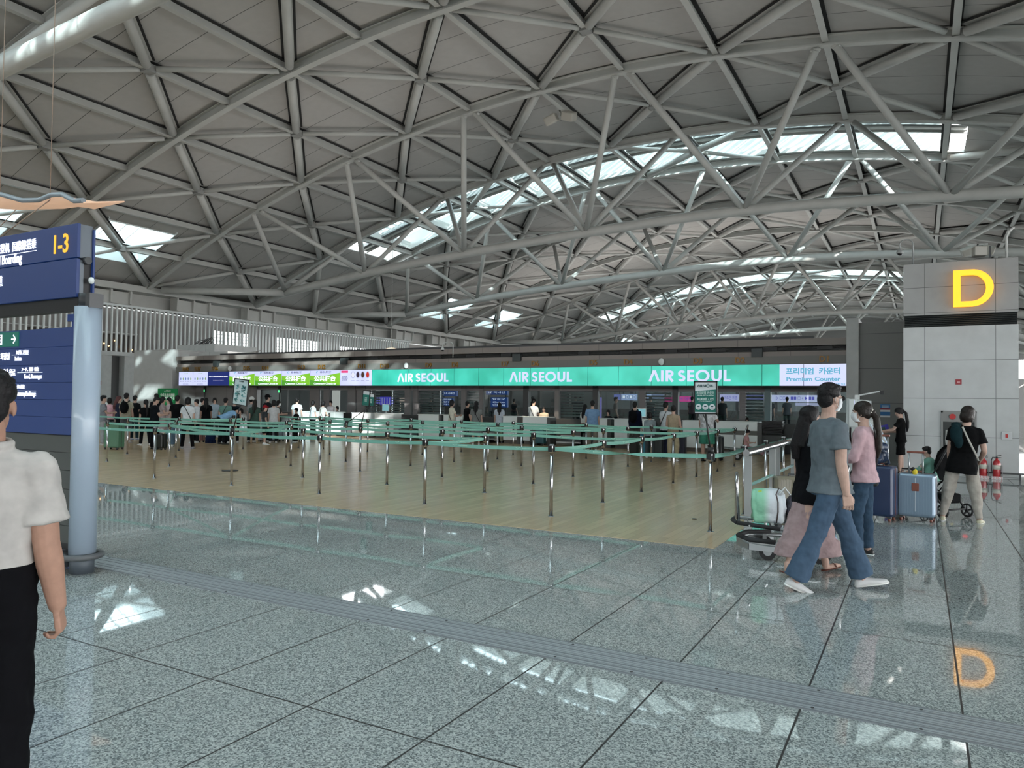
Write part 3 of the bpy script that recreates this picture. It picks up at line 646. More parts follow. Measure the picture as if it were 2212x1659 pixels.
# smaller displays to the left
M_scblue=emis('screen_indigo',(.012,.022,.13),1); M_scl=M_lilac; M_green=emis('screen_green',(.20,.52,.03),.9); M_greend=emis('screen_green_deep',(.08,.33,.03),.9)
def display(px0,px1,kind,lab,group=None):
    a,b=sx(px0)+.01,sx(px1)-.01; w=b-a; t=thing('display_screen',lab,'display',(a,24.42,ZS0),0,group); H=ZS1-ZS0
    m=MB(); m.b2((0,0,0),(w,.1,H),M_dark); m.b2((0,-.01,.01),(w,0,H-.01),{'b':M_scblue}.get(kind,M_scl)); m.build('panel',None,t)
    if kind=='g' or kind=='g2':
        m=MB(); N=12; top=[(w*i/N,.50-.08*math.sin(3.2*i/N+.6)+.02*i/N) for i in range(N+1)]
        m.add([(p[0],-.012,p[1]) for p in top]+[(p[0],-.012,.01) for p in top],[(i,i+1,N+2+i,N+1+i) for i in range(N)],M_green)
        m.add([(p[0],-.013,max(.01,.26-.22*i/N)) for i,p in enumerate(top)]+[(p[0],-.013,.01) for p in top],[(i,i+1,N+2+i,N+1+i) for i in range(N)],M_greend); m.build('green_wave',None,t)
        text('chinese_lettering','公共柜台' if kind=='g' else '商务经济座',.26,M_wtext,t,(w/2,-.015,.30),bold=.035,fit=min(w*.72,1.3)); text('english_lettering','Common Check-in',.11,M_wtext,t,(w/2,-.015,.09),bold=.02,fit=w*.74)
        m=MB(); m.tube([(w*.24+.05*math.cos(a),-.014,.6+.04*math.sin(a)) for a in [i*.5 for i in range(10)]],.012,M_txteal,6); m.build('logo',None,t); text('airline_lettering','春秋航空',.10,emis('ink',(.03,.04,.08),.8),t,(w*.52,-.014,.6),fit=w*.38)
    if kind=='p':
        text('title_lettering','공지사항',.05,emis('lime_ink',(.3,.5,.1),.8),t,(w/2,-.014,.6),fit=w*.3)
        m=MB()
        for i in range(5): m.ell((w*(.14+.18*i),-.012,.34),(w*.045,.004,.07),emis('picto_%d'%(i%3),((.2,.3,.5),(.3,.45,.2),(.15,.25,.55))[i%3],.7),n=8,m=5); m.b2((w*(.09+.18*i),-.014,.2),(w*(.19+.18*i),-.012,.22),emis('ink_grey',(.25,.27,.4),.7))
        m.build('pictograms',None,t); text('footer_lettering','INCHEON AIRPORT',.04,emis('ink_grey',(.25,.27,.4),.7),t,(w/2,-.014,.08),fit=w*.4)
    if kind=='b':
        text('welcome_lettering','Welcome to INCHEON AIRPORT Terminal 1',.07,M_wtext,t,(w/2,-.014,.44),bold=.01,fit=w*.88); text('small_lettering','인천공항에 오신 것을 환영합니다',.05,emis('dim_white',(.3,.3,.5),.6),t,(w/2,-.014,.25),fit=w*.5)
    if kind=='w':
        m=MB(); m.b2((w*.03,-.014,.56),(w*.25,-.012,.66),emis('pink_label',(.75,.06,.2),.8))
        for i,c in enumerate(((.75,.76,.85),(.03,.015,.03),(.06,.03,.015),(.5,.03,.02))):
            m.ell((w*(.41+.155*i),-.012,.47),(.085,.004,.12),emis('item_%d'%i,c,.8),n=12,m=6); m.tube([(w*(.41+.155*i)+.1*math.cos(a),-.012,.47+.14*math.sin(a)) for a in [2*PI*q/14 for q in range(14)]],.008,emis('ink_grey'),4,closed=True)
            m.b2((w*(.36+.155*i),-.014,.22),(w*(.46+.155*i),-.012,.235),emis('ink_grey'))
        m.build('pictures',None,t); text('notice_lettering','안내사항\n위탁수하물\n금지물품',.07,emis('ink',(.03,.04,.08),.8),t,(w*.14,-.014,.32),fit=w*.2)
display(386.4,417,'p','pale display with small pictograms, farthest at the D18 end','pale pictogram displays'); display(417,449,'p','pale display with small pictograms beside the dark blue welcome display','pale pictogram displays')
display(449,495.4,'b','dark blue display reading Welcome to INCHEON AIRPORT Terminal 1')
display(495.4,550.5,'g2','green and white display with Chinese text partly behind the raised sign frame')
display(550.5,608.8,'g','green Chinese common check-in display under number D14','green common check-in displays'); display(608.8,670,'g','green Chinese common check-in display under number D13','green common check-in displays'); display(670,735,'g','green Chinese common check-in display under number D12','green common check-in displays')
display(735,803.5,'w','pale display with four round item pictures and a pink tag, beside the turquoise wall')
# back structure of the island: header over the glass, mullions, panes
m=MB(); m.b2((XL,25.6,2.0),(XR,26.2,2.86)); m.b2((XL,25.9,2.86),(XR,26.1,2.9)); struct(m.build('wall_island_header',mat('mauve_grey',(.22,.205,.21),.6)))
cols=[(670,690),(700,712),(752,768),(772,790),(875,886),(894,903),(997,1007),(1036,1044),(1131,1142),(1199,1208),(1281,1292),(1380,1394),(1453,1465),(1598,1611),(1652,1665)]
for i,(a,b) in enumerate(cols):
    xa,xb=atY(a,880,25.6).x,atY(b,880,25.6).x; dk=i in (8,10,12); m=MB(); m.b2((xa,25.55,0),(xb,25.75,2.2)); struct(m.build('trim_%d'%(i+1),M_dark if dk else (mat('teal_post',(.10,.17,.18),.4) if i==14 else mat('post_grey',(.17,.16,.16),.5))))
gx=[atY(a,880,25.6).x for a in (560,620,690,752,800,846,900,950,1000,1040,1136,1203,1286,1388,1459,1530,1604,1658,1745,1829)]
for i in range(len(gx)-1):
    m=MB(); m.b2((gx[i]+.02,25.64,.95),(gx[i+1]-.02,25.65,2.05)); struct(m.build('window_%d'%(i+10),M_glass))
M_frost=mat('frosted_band',(.36,.41,.41),.5)
for i,(a,b) in enumerate(((790,822),(846,876),(1395,1452),(1205,1262),(1611,1650),(905,960),(1010,1036))):
    xa,xb=atY(a,880,25.9).x,atY(b,880,25.9).x; m=MB()
    for q in range(9): m.b2((xa,25.85,1.02+q*.11),(xb,25.86,1.085+q*.11))
    m.b2((xa,25.88,.95),(xb,25.9,2.05),M_greyp) if 0 else None
    struct(m.build('window_%d_band'%(i+40),M_frost))
m=MB(); m.b2((XL,25.5,0),(XR,25.8,.95)); struct(m.build('wall_island_spine',mat('spine_dark',(.07,.07,.072),.5)))
# closed grey part of the island (D12 to D18)
xe=atY(690,880,25.3).x
m=MB(); m.b2((XL,25.3,0),(xe-4.3,25.5,2.86)); struct(m.build('wall_island_back',panel_mat('mauve_panel',(.20,.19,.19),.5,1.7,.2,0,0,'x',.012,.5,.03)))
m=MB(); m.b2((XL-.05,24.4,0),(XL+.5,25.5,2.17)); struct(m.build('wall_island_side',M_greyp))
# counters
desks=[(648,664,0),(672,709,1),(714,724,0),(760.6,801,0),(809.7,850.5,0),(904,948,1),(958.7,1000,0),(1087,1117,1),(1130,1182,1),(1288,1312,1),(1327,1400,0),(1475,1532,0),(1547,1636,1)]
DX={}
names=['small white check-in desk in front of the man in a white tee','white check-in desk where two women in white lean','narrow white desk end with a grey side in front of the agent in white','white check-in desk behind the twin small green signs','white check-in desk under number D10','white check-in desk under number D9, its grey side facing the next desk','white check-in desk under number D8 beside the woman in white shorts','white check-in desk beside the long-haired woman in a white shirt','white check-in desk where the agent is lit by a lamp','white check-in desk beside the man in a pale blue tee','white check-in desk in front of the man with a black backpack','white check-in desk behind the woman in a tan vest','white check-in desk with a dark slot, nearest the premium screen']
for i,(a,b,sd_) in enumerate(desks):
    xa,xb=atY(a,920,24.05).x,atY(b,920,24.05).x; w=xb-xa; t=thing('checkin_desk',names[i],'check-in desk',(xa,24.05,0),0,'white check-in desks')
    m=MB(); m.b2((0,0,.14),(w,.5,.60)); m.build('lower_panel',M_white,t,bevel=.006)
    m=MB(); m.b2((0,.02,.60),(w,.5,.74)); m.build('recess_band',M_white if i!=12 else mat('slot_grey',(.12,.12,.11),.5),t)
    m=MB(); m.b2((0,-.03,.74),(w,.5,1.0)); m.build('upper_panel',M_white,t,bevel=.006)
    m=MB(); m.b2((.02,.05,0),(w-.02,.5,.14)); m.build('plinth',mat('plinth_brown',(.10,.085,.075),.5),t)
    m=MB(); m.b2((-.02,-.05,1.0),(w+.02,.62,1.03)); m.build('desk_top',M_white,t)
    if sd_: m=MB(); m.b2((w,0,0),(w+.12 if i!=12 else w+.14,.5,1.0)); m.build('side_panel',mat('side_grey',(.075,.075,.075),.5),t)
    DX[i]=(xa,xb)
# conveyors, stacks and screens between the desks
def conv(a,b,lab):
    xa,xb=atY(a,920,24.4).x,atY(b,920,24.4).x; t=thing('baggage_belt',lab,'baggage belt',(xa,24.4,0),0,'baggage belts between desks'); m=MB(); m.b2((0,0,.1),(xb-xa,1.0,.32)); m.build('belt_bed',M_dark,t); m=MB(); m.b2((0,-.02,.32),(xb-xa,0,.38)); m.b2((0,-.4,.12),(xb-xa,0,.16)); m.build('steel_edge',M_alu,t)
conv(726,758,'steel edged baggage belt left of the twin small green signs'); conv(1004,1085,'baggage belt behind the woman in a grey dress'); conv(1212,1286,'baggage belt with steel edge near the teal suitcase'); conv(1405,1473,'baggage belt behind the row of large suitcases'); conv(852,902,'baggage belt behind blue chairs near number D9')
t=thing('tray_stack','stack of black baggage trays beside the nearest check-in desk','tray stack',(atY(1666,930,24.3).x+.05,24.3,0),0); t2=t
for i in range(9):
    m=MB(); z=.62+i*.05 if i>0 else .6; m.b2((-.3,-.2,z),(.3,.2,z+.03)); m.b2((-.32,-.22,z+.03),(.32,.22,z+.04)); m.build('tray',M_black,t)
m=MB(); m.b2((-.3,-.2,0),(.3,.2,.6)); m.build('cabinet',M_dark,t)
for a,lab in ((1385,'small check-in monitor with a teal page beside the man with a backpack'),(833,'slim white monitor on the desk under number D10')):
    p=atY(a,895,24.5); t=thing('monitor',lab,'monitor',(p.x,24.5,1.03)); m=MB(); m.box((0,0,.22),(.36,.03,.3),M_white); m.box((0,-.017,.22),(.32,.004,.25),emis('mon_teal',(.2,.45,.5),.7)); m.build('screen',None,t); m=MB(); m.box((0,.03,.05),(.04,.03,.12)); m.box((0,.03,.005),(.15,.1,.01)); m.build('stand',M_white,t)
# small traffic lights by the grey wall
for px,lab in ((450,'small black lamp post with green light near number D16'),(611,'small black lamp post with green light near the red capped child'),):
    p=atY(px,850,25.2); t=thing('signal_lamp',lab,'signal lamp',(p.x,25.0,0),0,'green signal lamps'); m=MB(); m.tube([(0,0,0),(0,0,1.9)],.02); m.build('pole',M_black,t); m=MB(); m.box((0,0,2.0),(.1,.1,.32)); m.build('housing',M_black,t); m=MB(); m.ell((0,-.05,1.92),(.04,.02,.07)); m.build('green_light',emis('green_glow',(.1,1,.3),1.2),t)
# left end: boxes beyond D18
m=MB(); m.b2((-36.5,24.4,0),(-33.35,31,4.03)); struct(m.build('wall_end_block',panel_mat('end_block_stone',(.46,.465,.46),.5,0,0,1.9,.2,'x',.015,.5,.05)))
m=MB(); m.b2((-33.35,26,2.9),(-31.2,31,3.98),M_stone); m.b2((-37.8,28,3.6),(-34.7,31,4.6),M_stone); struct(m.build('wall_plant_blocks'))
m=MB(); m.loft([[Vector((-34.4+i*.45,28.0+q*.35,4.0+.42*math.sin(i*.7+q)*.25+.25*(i/6)-(.35 if q==0 else 0))) for q in range(3)] for i in range(7)],None,True,False); o=m.build('dust_sheet',mat('sheet',(.42,.4,.38),.8)); sd=o.modifiers.new('t','SOLIDIFY'); sd.thickness=.01; tag(o,'rumpled pale dust sheet over the ductwork above the canopy end','dust sheet')
m=MB()
for i in range(7): m.tube([(-36.6+.14*i,28.2,4.6),(-36.4+.17*i,28.2,4.8+.1*math.sin(i*2)),(-35.9+.1*i,28.3,4.75+.05*i),(-35.6+.12*i,28.2,4.6)],.02,None,5)
tag(m.build('wire_frame',M_dark),'small tangled black wire frame on the grey block above the displays','wire frame')
m=MB(); m.ell((0,0,0),(.55,.3,.16)); m.v=m.v; m.mats=[emis('warm_dome',(1,.75,.5),1.2)]; m.tube([(0,0,.1),(0,0,7.2)],.012,M_steel,6); tag(m.build('dome_lamp',None,loc=atY(845,757,36)),'small warm lit dome lamp beyond the canopy','lamp')
# green poster
p0,p1=atY(341,839,23.6),atY(382,905,23.6); t=thing('poster_stand','green standing poster with white Chinese lines behind the queue','poster',((p0.x+p1.x)/2,23.6,0)); w=p1.x-p0.x
m=MB(); m.b2((-w/2,0,.5),(w/2,.03,p0.z),mat('poster_green',srgb('118a4e'),.5)); m.build('board',None,t); m=MB(); m.b2((-w/2,.03,0),(-w/2+.04,.05,p0.z)); m.b2((w/2-.04,.03,0),(w/2,.05,p0.z)); m.b2((-.3,-.1,0),(.3,.2,.03)); m.build('stand',M_alu,t)
mm=mat('poster_white',(.8,.85,.8),.6); text('airport_lettering','▲ 인천공항',.10,mm,t,(0,-.003,p0.z-.13)); text('chinese_lettering','中华人民共和国\n入境健康申报卡',.17,mm,t,(0,-.003,p0.z-.42),bold=.02,fit=w*.72)
# poster by the kiosks
t=thing('notice_poster','blue, red and white notice on the grey island end wall behind the kiosks','notice',(-.915,24.3,1.44)); m=MB(); m.b2((-.13,0,-.19),(.13,.01,.19),mat('notice_white',(.6,.62,.62),.6)); m.b2((-.13,-.002,.08),(.13,0,.19),mat('notice_blue',srgb('2c6aa0'),.6)); m.b2((-.13,-.002,.03),(.13,0,.08),mat('notice_red',srgb('8a1c28'),.6)); m.b2((-.13,-.002,-.14),(.13,0,-.03),mat('notice_blue')); m.build('sheet',None,t)
for i in range(3): m=MB(); m.b2((-.09,-.004,.10+i*.025),(.09,-.002,.108+i*.025)); m.build('print_line',mm,t)
# ================================================================== far background behind the glass
def far_screen(px0,px1,py0,py1,y,col,lab,txt=None,s=.8):
    a,b=atY(px0,py0,y),atY(px1,py1,y); t=thing('distant_screen',lab,'display',(a.x,y,0),0,'lit screens of the next island'); w=b.x-a.x
    m=MB(); m.b2((0,0,b.z),(w,.1,a.z)); m.build('panel',emis('far_%s'%px0,col,s),t)
    m=MB(); m.b2((w*.1,.02,a.z),(w*.1+.04,.06,2.9)); m.b2((w*.9-.04,.02,a.z),(w*.9,.06,2.9)); m.build('hanger',M_dark,t)
    if txt: text('lettering',txt,(a.z-b.z)*.62,M_wtext if col[0]<.6 else emis('far_ink',(.12,.12,.6),.8),t,(w/2,-.02,(a.z+b.z)/2),fit=w*.8)
M_isl=mat('far_island',(.16,.155,.15),.6)
m=MB(); m.b2((-44,60.6,0),(-4,64,1.0)); m.b2((-44,59.9,2.86),(-4,66,3.5)); struct(m.build('wall_next_island',M_isl))
for i in range(14): m=MB(); x=-43+i*3; m.b2((x-.12,61,1.0),(x+.12,61.3,2.86)); struct(m.build('trim_%d'%(60+i),M_isl))
m=MB(); m.b2((-44,96,0),(-3,100,3.2)); struct(m.build('wall_distant_island',mat('pale_far',(.30,.30,.30),.6)))
far_screen(1326,1340,852,864,60,(.25,.3,.75),'small blue lit screen seen through the glass beside the man with a backpack',s=.5); far_screen(1342,1376,851,865,60,(.45,.6,.95),'pale blue lit screen of the next island beside the backpack man','■ □ ■ □',.6)
far_screen(1394,1406,851,865,60,(.45,.6,.95),'narrow pale blue screen just beyond the taupe post',s=.6); far_screen(1407,1434,852,864,60,(.35,.45,.7),'dull blue screen seen behind frosted stripes',s=.4); far_screen(1436,1453,856,868,60,(.5,.02,.2),'magenta screen part beside the dark post',s=.5); far_screen(1467,1499,856,868,60,(.8,.1,.4),'magenta screen with white marks seen through the glass','+ 여행',.7)
far_screen(1555,1596,852,867,60,(.6,.6,.95),'white screen with blue Korean letters behind the turquoise wall foot','스마트한 여행',.8); far_screen(1613,1650,853,865,60,(.2,.22,.5),'dim indigo screen under the premium screen',s=.45)
far_screen(1666,1770,853,869,60,(.65,.68,.98),'long white guidance screen with arrows under the premium screen','▷ □□ ▶ ■■ □ + ▶ ■■',.85); far_screen(1718,1772,870,877,60,(.6,.62,.9),'thin white strip screen below the guidance screen',s=.6)
p0,p1=atY(812,857,30),atY(851,876,30); t=thing('flight_board','blue violet flight board seen behind the counter D10 glass','flight board',(p0.x,30,0)); w=p1.x-p0.x; m=MB(); m.b2((0,0,p1.z),(w,.08,p0.z+.3),M_dark); m.b2((.03,-.01,p1.z+.02),(w-.03,0,p0.z),emis('board_violet',(.06,.05,.5),.9)); m.b2((.1,.02,0),(.16,.06,p1.z)); m.b2((w-.16,.02,0),(w-.1,.06,p1.z)); m.build('board',None,t)
for i in range(7): m=MB(); m.b2((.08+i*w/7.5,-.02,p1.z+.05),(.08+i*w/7.5+w*.05,-.01,p0.z-.04)); m.build('flight_column',emis('board_lilac',(.4,.4,.8),.6),t)
def blue_sign(px0,px1,py0,py1,y,lines,lab):
    a,b=atY(px0,py0,y),atY(px1,py1,y); t=thing('hanging_sign',lab,'sign',(a.x,y,b.z)); w=b.x-a.x; h=a.z-b.z
    m=MB(); m.b2((0,0,0),(w,.15,h)); m.build('board',emis('sign_blue_lit',(.01,.05,.22),.7),t)
    for i,s in enumerate(lines): text('lettering',s,h/(len(lines)+.6)*.72,M_wtext,t,(w/2,-.01,h-(i+.6)*h/(len(lines)+.2)),fit=w*.75)
    m=MB(); m.tube([(w*.1,.07,-b.z),(w*.1,.07,h)],.03); m.tube([(w*.9,.07,-b.z),(w*.9,.07,h)],.03); m.build('leg_post',M_dark,t)
blue_sign(955,986,844,856,34,['2-3 국제선'],'small blue hanging sign seen through the glass above the woman in white shorts'); blue_sign(955,978,860,877,33,['은행','환전','약국'],'blue listing sign behind the woman in white shorts')
blue_sign(1050,1096,843,853,34,['1F 국내선'],'dark blue hanging sign with pale letters near number D7'); blue_sign(1060,1095,858,880,33,['탑승구','Gate','안내'],'blue listing sign behind the long haired woman')
p=atY(655,845,34); 
for px0,px1,py0,py1,y,col,lab in ((706,733,843,880,27,(.75,.72,.68),'bright doorway panel behind the agent in white'),(812,851,843,856,31,(.6,.66,.66),'pale lit panel above the flight board'),(863,875,857,867,31,(.55,.42,.36),'peach coloured small lit panel near number D9'),(1292,1299,858,890,40,(.2,.18,.5),'narrow violet lit column beyond the dark post')):
    a,b=atY(px0,py0,y),atY(px1,py1,y); m=MB(); m.b2((a.x,y,b.z if py1<870 else 0),(b.x,y+.05,a.z)); m.b2((a.x,y+.05,0),(a.x+.04,y+.08,a.z)); tag(m.build('lit_panel',emis('lit_%d'%px0,col,.75)),lab,'lit panel')

# troughs added only to house the added fill lights over the islands
for x,y,z,sx_,sy_ in ((-17,26.2,3.78,28,1.6),(-14,-9,4.4,34,3),(-17,64,4.4,28,3),(-17,104,4.4,28,3)):
    m=MB(); m.b2((x-sx_/2,y-sy_/2,z-.12),(x+sx_/2,y+sy_/2,z-.05)); 
    for s_ in (-1,1): m.b2((x-sx_/2,y+s_*sy_/2-.03,z-.12),(x+sx_/2,y+s_*sy_/2+.03,z+.03))
    for i in range(6): xx=x-sx_/2+.3+i*(sx_-.6)/5; m.b2((xx-.05,y-.05,0 if y<0 else min(3.6,z-.13)),(xx+.05,y+.05,z-.12))
    struct(m.build('trim_fill_light_trough',M_dark))
# ================================================================== WAYFINDING SIGN, front left
SX=-6.70; SY0,SY1=3.90,4.07
t=thing('wayfinding_sign','large dark blue wayfinding sign with yellow 1-3 on a thick grey round post','sign',(SX+.02,4.0,0))
def sl(o): o.location=Vector(o.location)-Vector((SX+.02,4.0,0)); return o
def sp(m,name,mt=None,**k): return sl(m.build(name,mt,t,**k))
m=MB(); m.tube([(-6.655,3.99,.16),(-6.655,3.99,2.41)],.112,None,32); sp(m,'post',mat('post_paint',srgb('9caab9'),.38,coat=.3))
m=MB(); m.tube([(-6.655,3.99,0),(-6.655,3.99,.16)],.1,None,24); sp(m,'post_base',mat('base_paint',srgb('4a5158'),.5))
m=MB(); m.tube([(-6.66,3.99,2.41),(-6.66,3.99,2.53)],.08,None,24); m.b2((-6.62,3.93,2.40),(-6.54,4.06,2.53)); sp(m,'post_collar',mat('collar_dark',(.04,.042,.046),.35))
m=MB(); m.tube([(-6.66+.16*math.cos(a),3.99+.16*math.sin(a),.155) for a in [2*PI*i/28 for i in range(28)]],(.028),None,8,closed=True); m.b2((-6.98,3.84,.135),(-6.7,3.88,.175)); sp(m,'bumper_ring',mat('bumper',(.09,.095,.10),.45))
m=MB(); m.b2((-14,SY0,2.86),(SX,SY0+.03,3.17)); m.b2((-14,SY0,2.50),(SX,SY0+.03,2.85)); m.b2((-14,SY1-.02,2.50),(SX,SY1,3.14)); sp(m,'upper_panel',M_blue,bevel=.003)
m=MB(); m.b2((-14,SY0+.03,2.86),(SX-.02,SY1-.02,3.17),mat('sign_frame_grey',srgb('5d646b'),.4,metal=.4)); m.b2((-14,SY0+.03,2.50),(SX-.03,SY1-.02,2.85),M_black); m.b2((SX-.02,SY0+.035,2.51),(SX-.01,SY0+.07,2.84),mat('sign_frame_grey')); m.b2((-14,SY0+.04,2.38),(SX+.0,SY1-.04,2.5),M_black); sp(m,'frame')
m=MB(); m.tube([(SX-.03,3.99,2.84),(SX+.03,3.99,2.84)],.035); sp(m,'bracket_arm',M_dark)
m=MB(); m.ell((SX+.03,4.02,2.66),(.02,.028,.032)); sp(m,'sensor_box',M_white)
zs=[1.24,1.40,1.56,1.72,1.885,2.05,2.225]
m=MB()
for a,b in zip(zs[:-1],zs[1:]): m.b2((-14,SY0,a+.0015),(SX,SY0+.03,b-.0015))
sp(m,'directory_panel',M_blue,bevel=.002)
m=MB(); zg=[.26,.42,.58,.75,.92,1.08,1.235]
for a,b in zip(zg[:-1],zg[1:]): m.b2((-14,SY0+.01,a+.002),(SX-.01,SY0+.03,b-.002))
sp(m,'lower_cladding',mat('cladding_taupe',srgb('4a4c49'),.55))
m=MB(); m.b2((-14,SY0+.03,.2),(SX+.03,SY1-.03,2.23),M_black); sp(m,'core')
m=MB(); m.b2((-14,3.86,.04),(-6.8,4.1,.2)); sp(m,'plinth',mat('plinth_grey',srgb('555b60'),.4,metal=.4))
M_yel=emis('yellow_letter',(1,.5,.03),1.0)
def stx(name,s,size,px,py,mt,align='RIGHT',**k):
    p=atY(px,py,SY0); o=text(name,s,size,mt,t,(p.x,SY0-.004,p.z),align=align,**k)
    if o: sl(o)
    return o
stx('gate_numbers','1-3',.245,150,526,M_yel,bold=.012,sx=.86)
stx('chinese_lettering','国际线登机  国際線搭乗',.105,79,527,M_wtext,sx=.80,bold=.01); stx('english_lettering','International Boarding',.135,48,557,M_wtext,sx=.74,bold=.008)
m=MB(); a=atY(79,541,SY0); m.b2((a.x-1.1,SY0-.003,a.z-.003),(a.x,SY0,a.z+.003)); sp(m,'rule',M_wtext)
stx('lower_lettering','탑승수속 国内 通道',.10,6,607,M_wtext,sx=.8); m=MB(); a=atY(6,617,SY0); m.b2((a.x-1.1,SY0-.003,a.z-.003),(a.x,SY0,a.z+.003)); sp(m,'rule',M_wtext)
# exit plate
a,b=atY(0,719,SY0),atY(41,748,SY0); m=MB(); m.b2((a.x-.35,SY0-.008,b.z),(b.x,SY0,a.z)); sp(m,'exit_plate',emis('exit_green',srgb('0c5f52'),.8))
m=MB(); zc=(a.z+b.z)/2; x=b.x-.07; m.beam((x-.05,SY0-.01,zc),(x+.01,SY0-.01,zc),.004,.012,M_wtext,(0,0,1)); m.beam((x-.015,SY0-.01,zc+.04),(x+.022,SY0-.01,zc),.004,.012,M_wtext,(0,0,1)); m.beam((x-.015,SY0-.01,zc-.04),(x+.022,SY0-.01,zc),.004,.012,M_wtext,(0,0,1))
x=a.x+.03; m.b2((x-.05,SY0-.01,zc-.05),(x+.03,SY0-.008,zc+.05),M_wtext); sp(m,'exit_arrow')
m=MB(); m.ell((x,SY0-.012,zc+.035),(.01,.002,.01),M_dark,None,8,5); m.beam((x,SY0-.012,zc+.02),(x-.008,SY0-.012,zc-.01),.003,.015,M_dark); m.beam((x-.008,SY0-.012,zc-.01),(x+.012,SY0-.012,zc-.03),.003,.01,M_dark); m.beam((x-.008,SY0-.012,zc-.01),(x-.03,SY0-.012,zc-.03),.003,.01,M_dark); sp(m,'running_figure')
rows=[(22,773,'화장실',.085),(34,806,'식당 음료',.085)]
stx('korean_lettering','화장실',.078,22,771,M_wtext,sx=.78,bold=.015); stx('small_lettering','お手洗  卫生间',.042,62,761,M_wtext,sx=.78,bold=.012); stx('english_lettering','Toilets',.062,47,775,M_wtext,sx=.70,bold=.008)
stx('korean_lettering','식당 음료',.078,34,806,M_wtext,sx=.78,bold=.015); stx('small_lettering','フード、飲料  餐飲',.042,84,798,M_wtext,sx=.82,bold=.012); stx('english_lettering','Food, Beverages',.062,91,813,M_wtext,sx=.72,bold=.008)
stx('small_lettering','両替  外币兑换',.042,54,836,M_wtext,sx=.78,bold=.012); stx('english_lettering','Currency Exchange',.062,78,851,M_wtext,sx=.72,bold=.008)
for pa,pb in (((26,767),(62,767)),((38,805),(92,804)),((-10,844),(78,843))):
    a,b=atY(*pa,SY0),atY(*pb,SY0); m=MB(); m.b2((a.x,SY0-.003,a.z-.002),(b.x,SY0,a.z+.002)); sp(m,'rule',M_wtext)
# second small blue sign peeping out behind the post
p=atY(168,685,12); m=MB(); m.b2((p.x-.5,12,p.z-.1),(p.x+.02,12.1,p.z+.1)); m.b2((p.x-.3,12.02,0),(p.x-.2,12.08,p.z)); tag(m.build('small_blue_sign',M_blue),'small distant blue sign edge beside the round post, before the white slats','sign')
# peach canopy
t=thing('cafe_canopy','wavy peach plywood canopy edge hanging at the upper left by thin cables','canopy',(0,0,0))
yb=9.0; P=[(-160,420),(-90,448),(-40,442),(0,432),(48,446),(85,445),(112,434),(135,433),(160,437),(180,436)]
top=[atY(px,py-10*(0 if i>7 else 1),yb) for i,(px,py) in enumerate(P)]
bot=[atY(px,py,yb) for px,py in ((-160,470),(-90,452),(-40,455),(0,453),(48,452),(85,447),(100,450),(115,453),(150,444),(180,437))]
m=MB(); fr=[Vector((p.x,yb,p.z)) for p in top]; fb=[Vector((p.x*.93,yb-1.1,b.z*.86+.6)) for p,b in zip(top,bot)]
vs=[];N=len(fr)
for a,b in zip(fr,bot): vs+=[a,Vector((b.x,yb+.9,b.z+ .25))]
fs=[(2*i,2*i+1,2*i+3,2*i+2) for i in range(N-1)]
m=MB(); m.add(vs,fs,None,True); o=m.build('plywood_skin',mat('peach_ply_glow',srgb('e6c0a4'),.5,emit=(1,.62,.42),es=.3),t); sd=o.modifiers.new('t','SOLIDIFY'); sd.thickness=.03  # faint emission on the plywood stands in for light falling on it
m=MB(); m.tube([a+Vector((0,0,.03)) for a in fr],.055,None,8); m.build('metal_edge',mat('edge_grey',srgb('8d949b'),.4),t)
m=MB(); q=atY(108,432,yb); e=atY(0,512,yb); m.tube([q,e],.012); q2=atY(35,452,yb); m.tube([q2,atY(-10,500,yb)],.01); m.tube([q,q+Vector((0,0,5.5))],.008); m.tube([fr[3],fr[3]+Vector((0,0,5.8))],.008); m.build('cable',mat('cable_copper',srgb('a08878'),.5),t)
rebase(t,(fr[-1].x,yb,fr[-1].z))
# ================================================================== QUEUE POSTS
POSTS={}
HP=1.0
def postmesh(parent):
    m=MB(); m.tube([(0,0,0),(0,0,HP-.13)],.024,None,14); m.build('tube',M_chrome,parent)
    m=MB(); m.tube([(0,0,0),(0,0,.006)],[.042,.042],None,18); m.build('floor_flange',M_chrome,parent)
    m=MB(); m.tube([(0,0,HP-.13),(0,0,HP-.005),(0,0,HP)],[.034,.034,.03],None,18); m.build('belt_head',M_chrome,parent)
    m=MB(); m.b2((-.05,-.018,HP-.105),(-.028,.018,HP-.02)); m.b2((.028,-.018,HP-.105),(.05,.018,HP-.02)); m.b2((-.018,-.045,HP-.105),(.018,-.03,HP-.02)); m.build('belt_slot',M_black,parent)
proto=thing('queue_post','x','queue post',(0,0,0),0,'steel belt queue posts'); postmesh(proto)
rowsP=[ (9.25,[-15.3,-13.12,-10.93,-8.8,-6.64,-4.49,-2.29]),
 (10.95,[-17.35,-15.01,-10.87,-8.73,-6.6,-4.41,-2.23]),
 (12.65,[-19.13,-17.08,-12.94,-10.84,-8.65,-6.53,-4.36,-2.23]),
 (14.35,[-23.39,-19.24,-17.04,-14.86,-12.77,-10.73,-8.57,-6.46,-4.29,-2.22]),
 (15.9,[-21.3,-18.3,-16.33,-14.75,-12.68,-10.51,-8.54,-6.4,-4.24,-2.22]),
 (17.4,[-20.5,-17.48,-16.41,-14.63,-12.6,-10.09,-6.35,-4.15]),
 (19.1,[-20.2,-18.2,-14.28,-12.36,-10.54,-8.2,-6.31,-4.13])]
rn=['nearest','second','third','fourth','fifth','sixth','farthest']
first=True
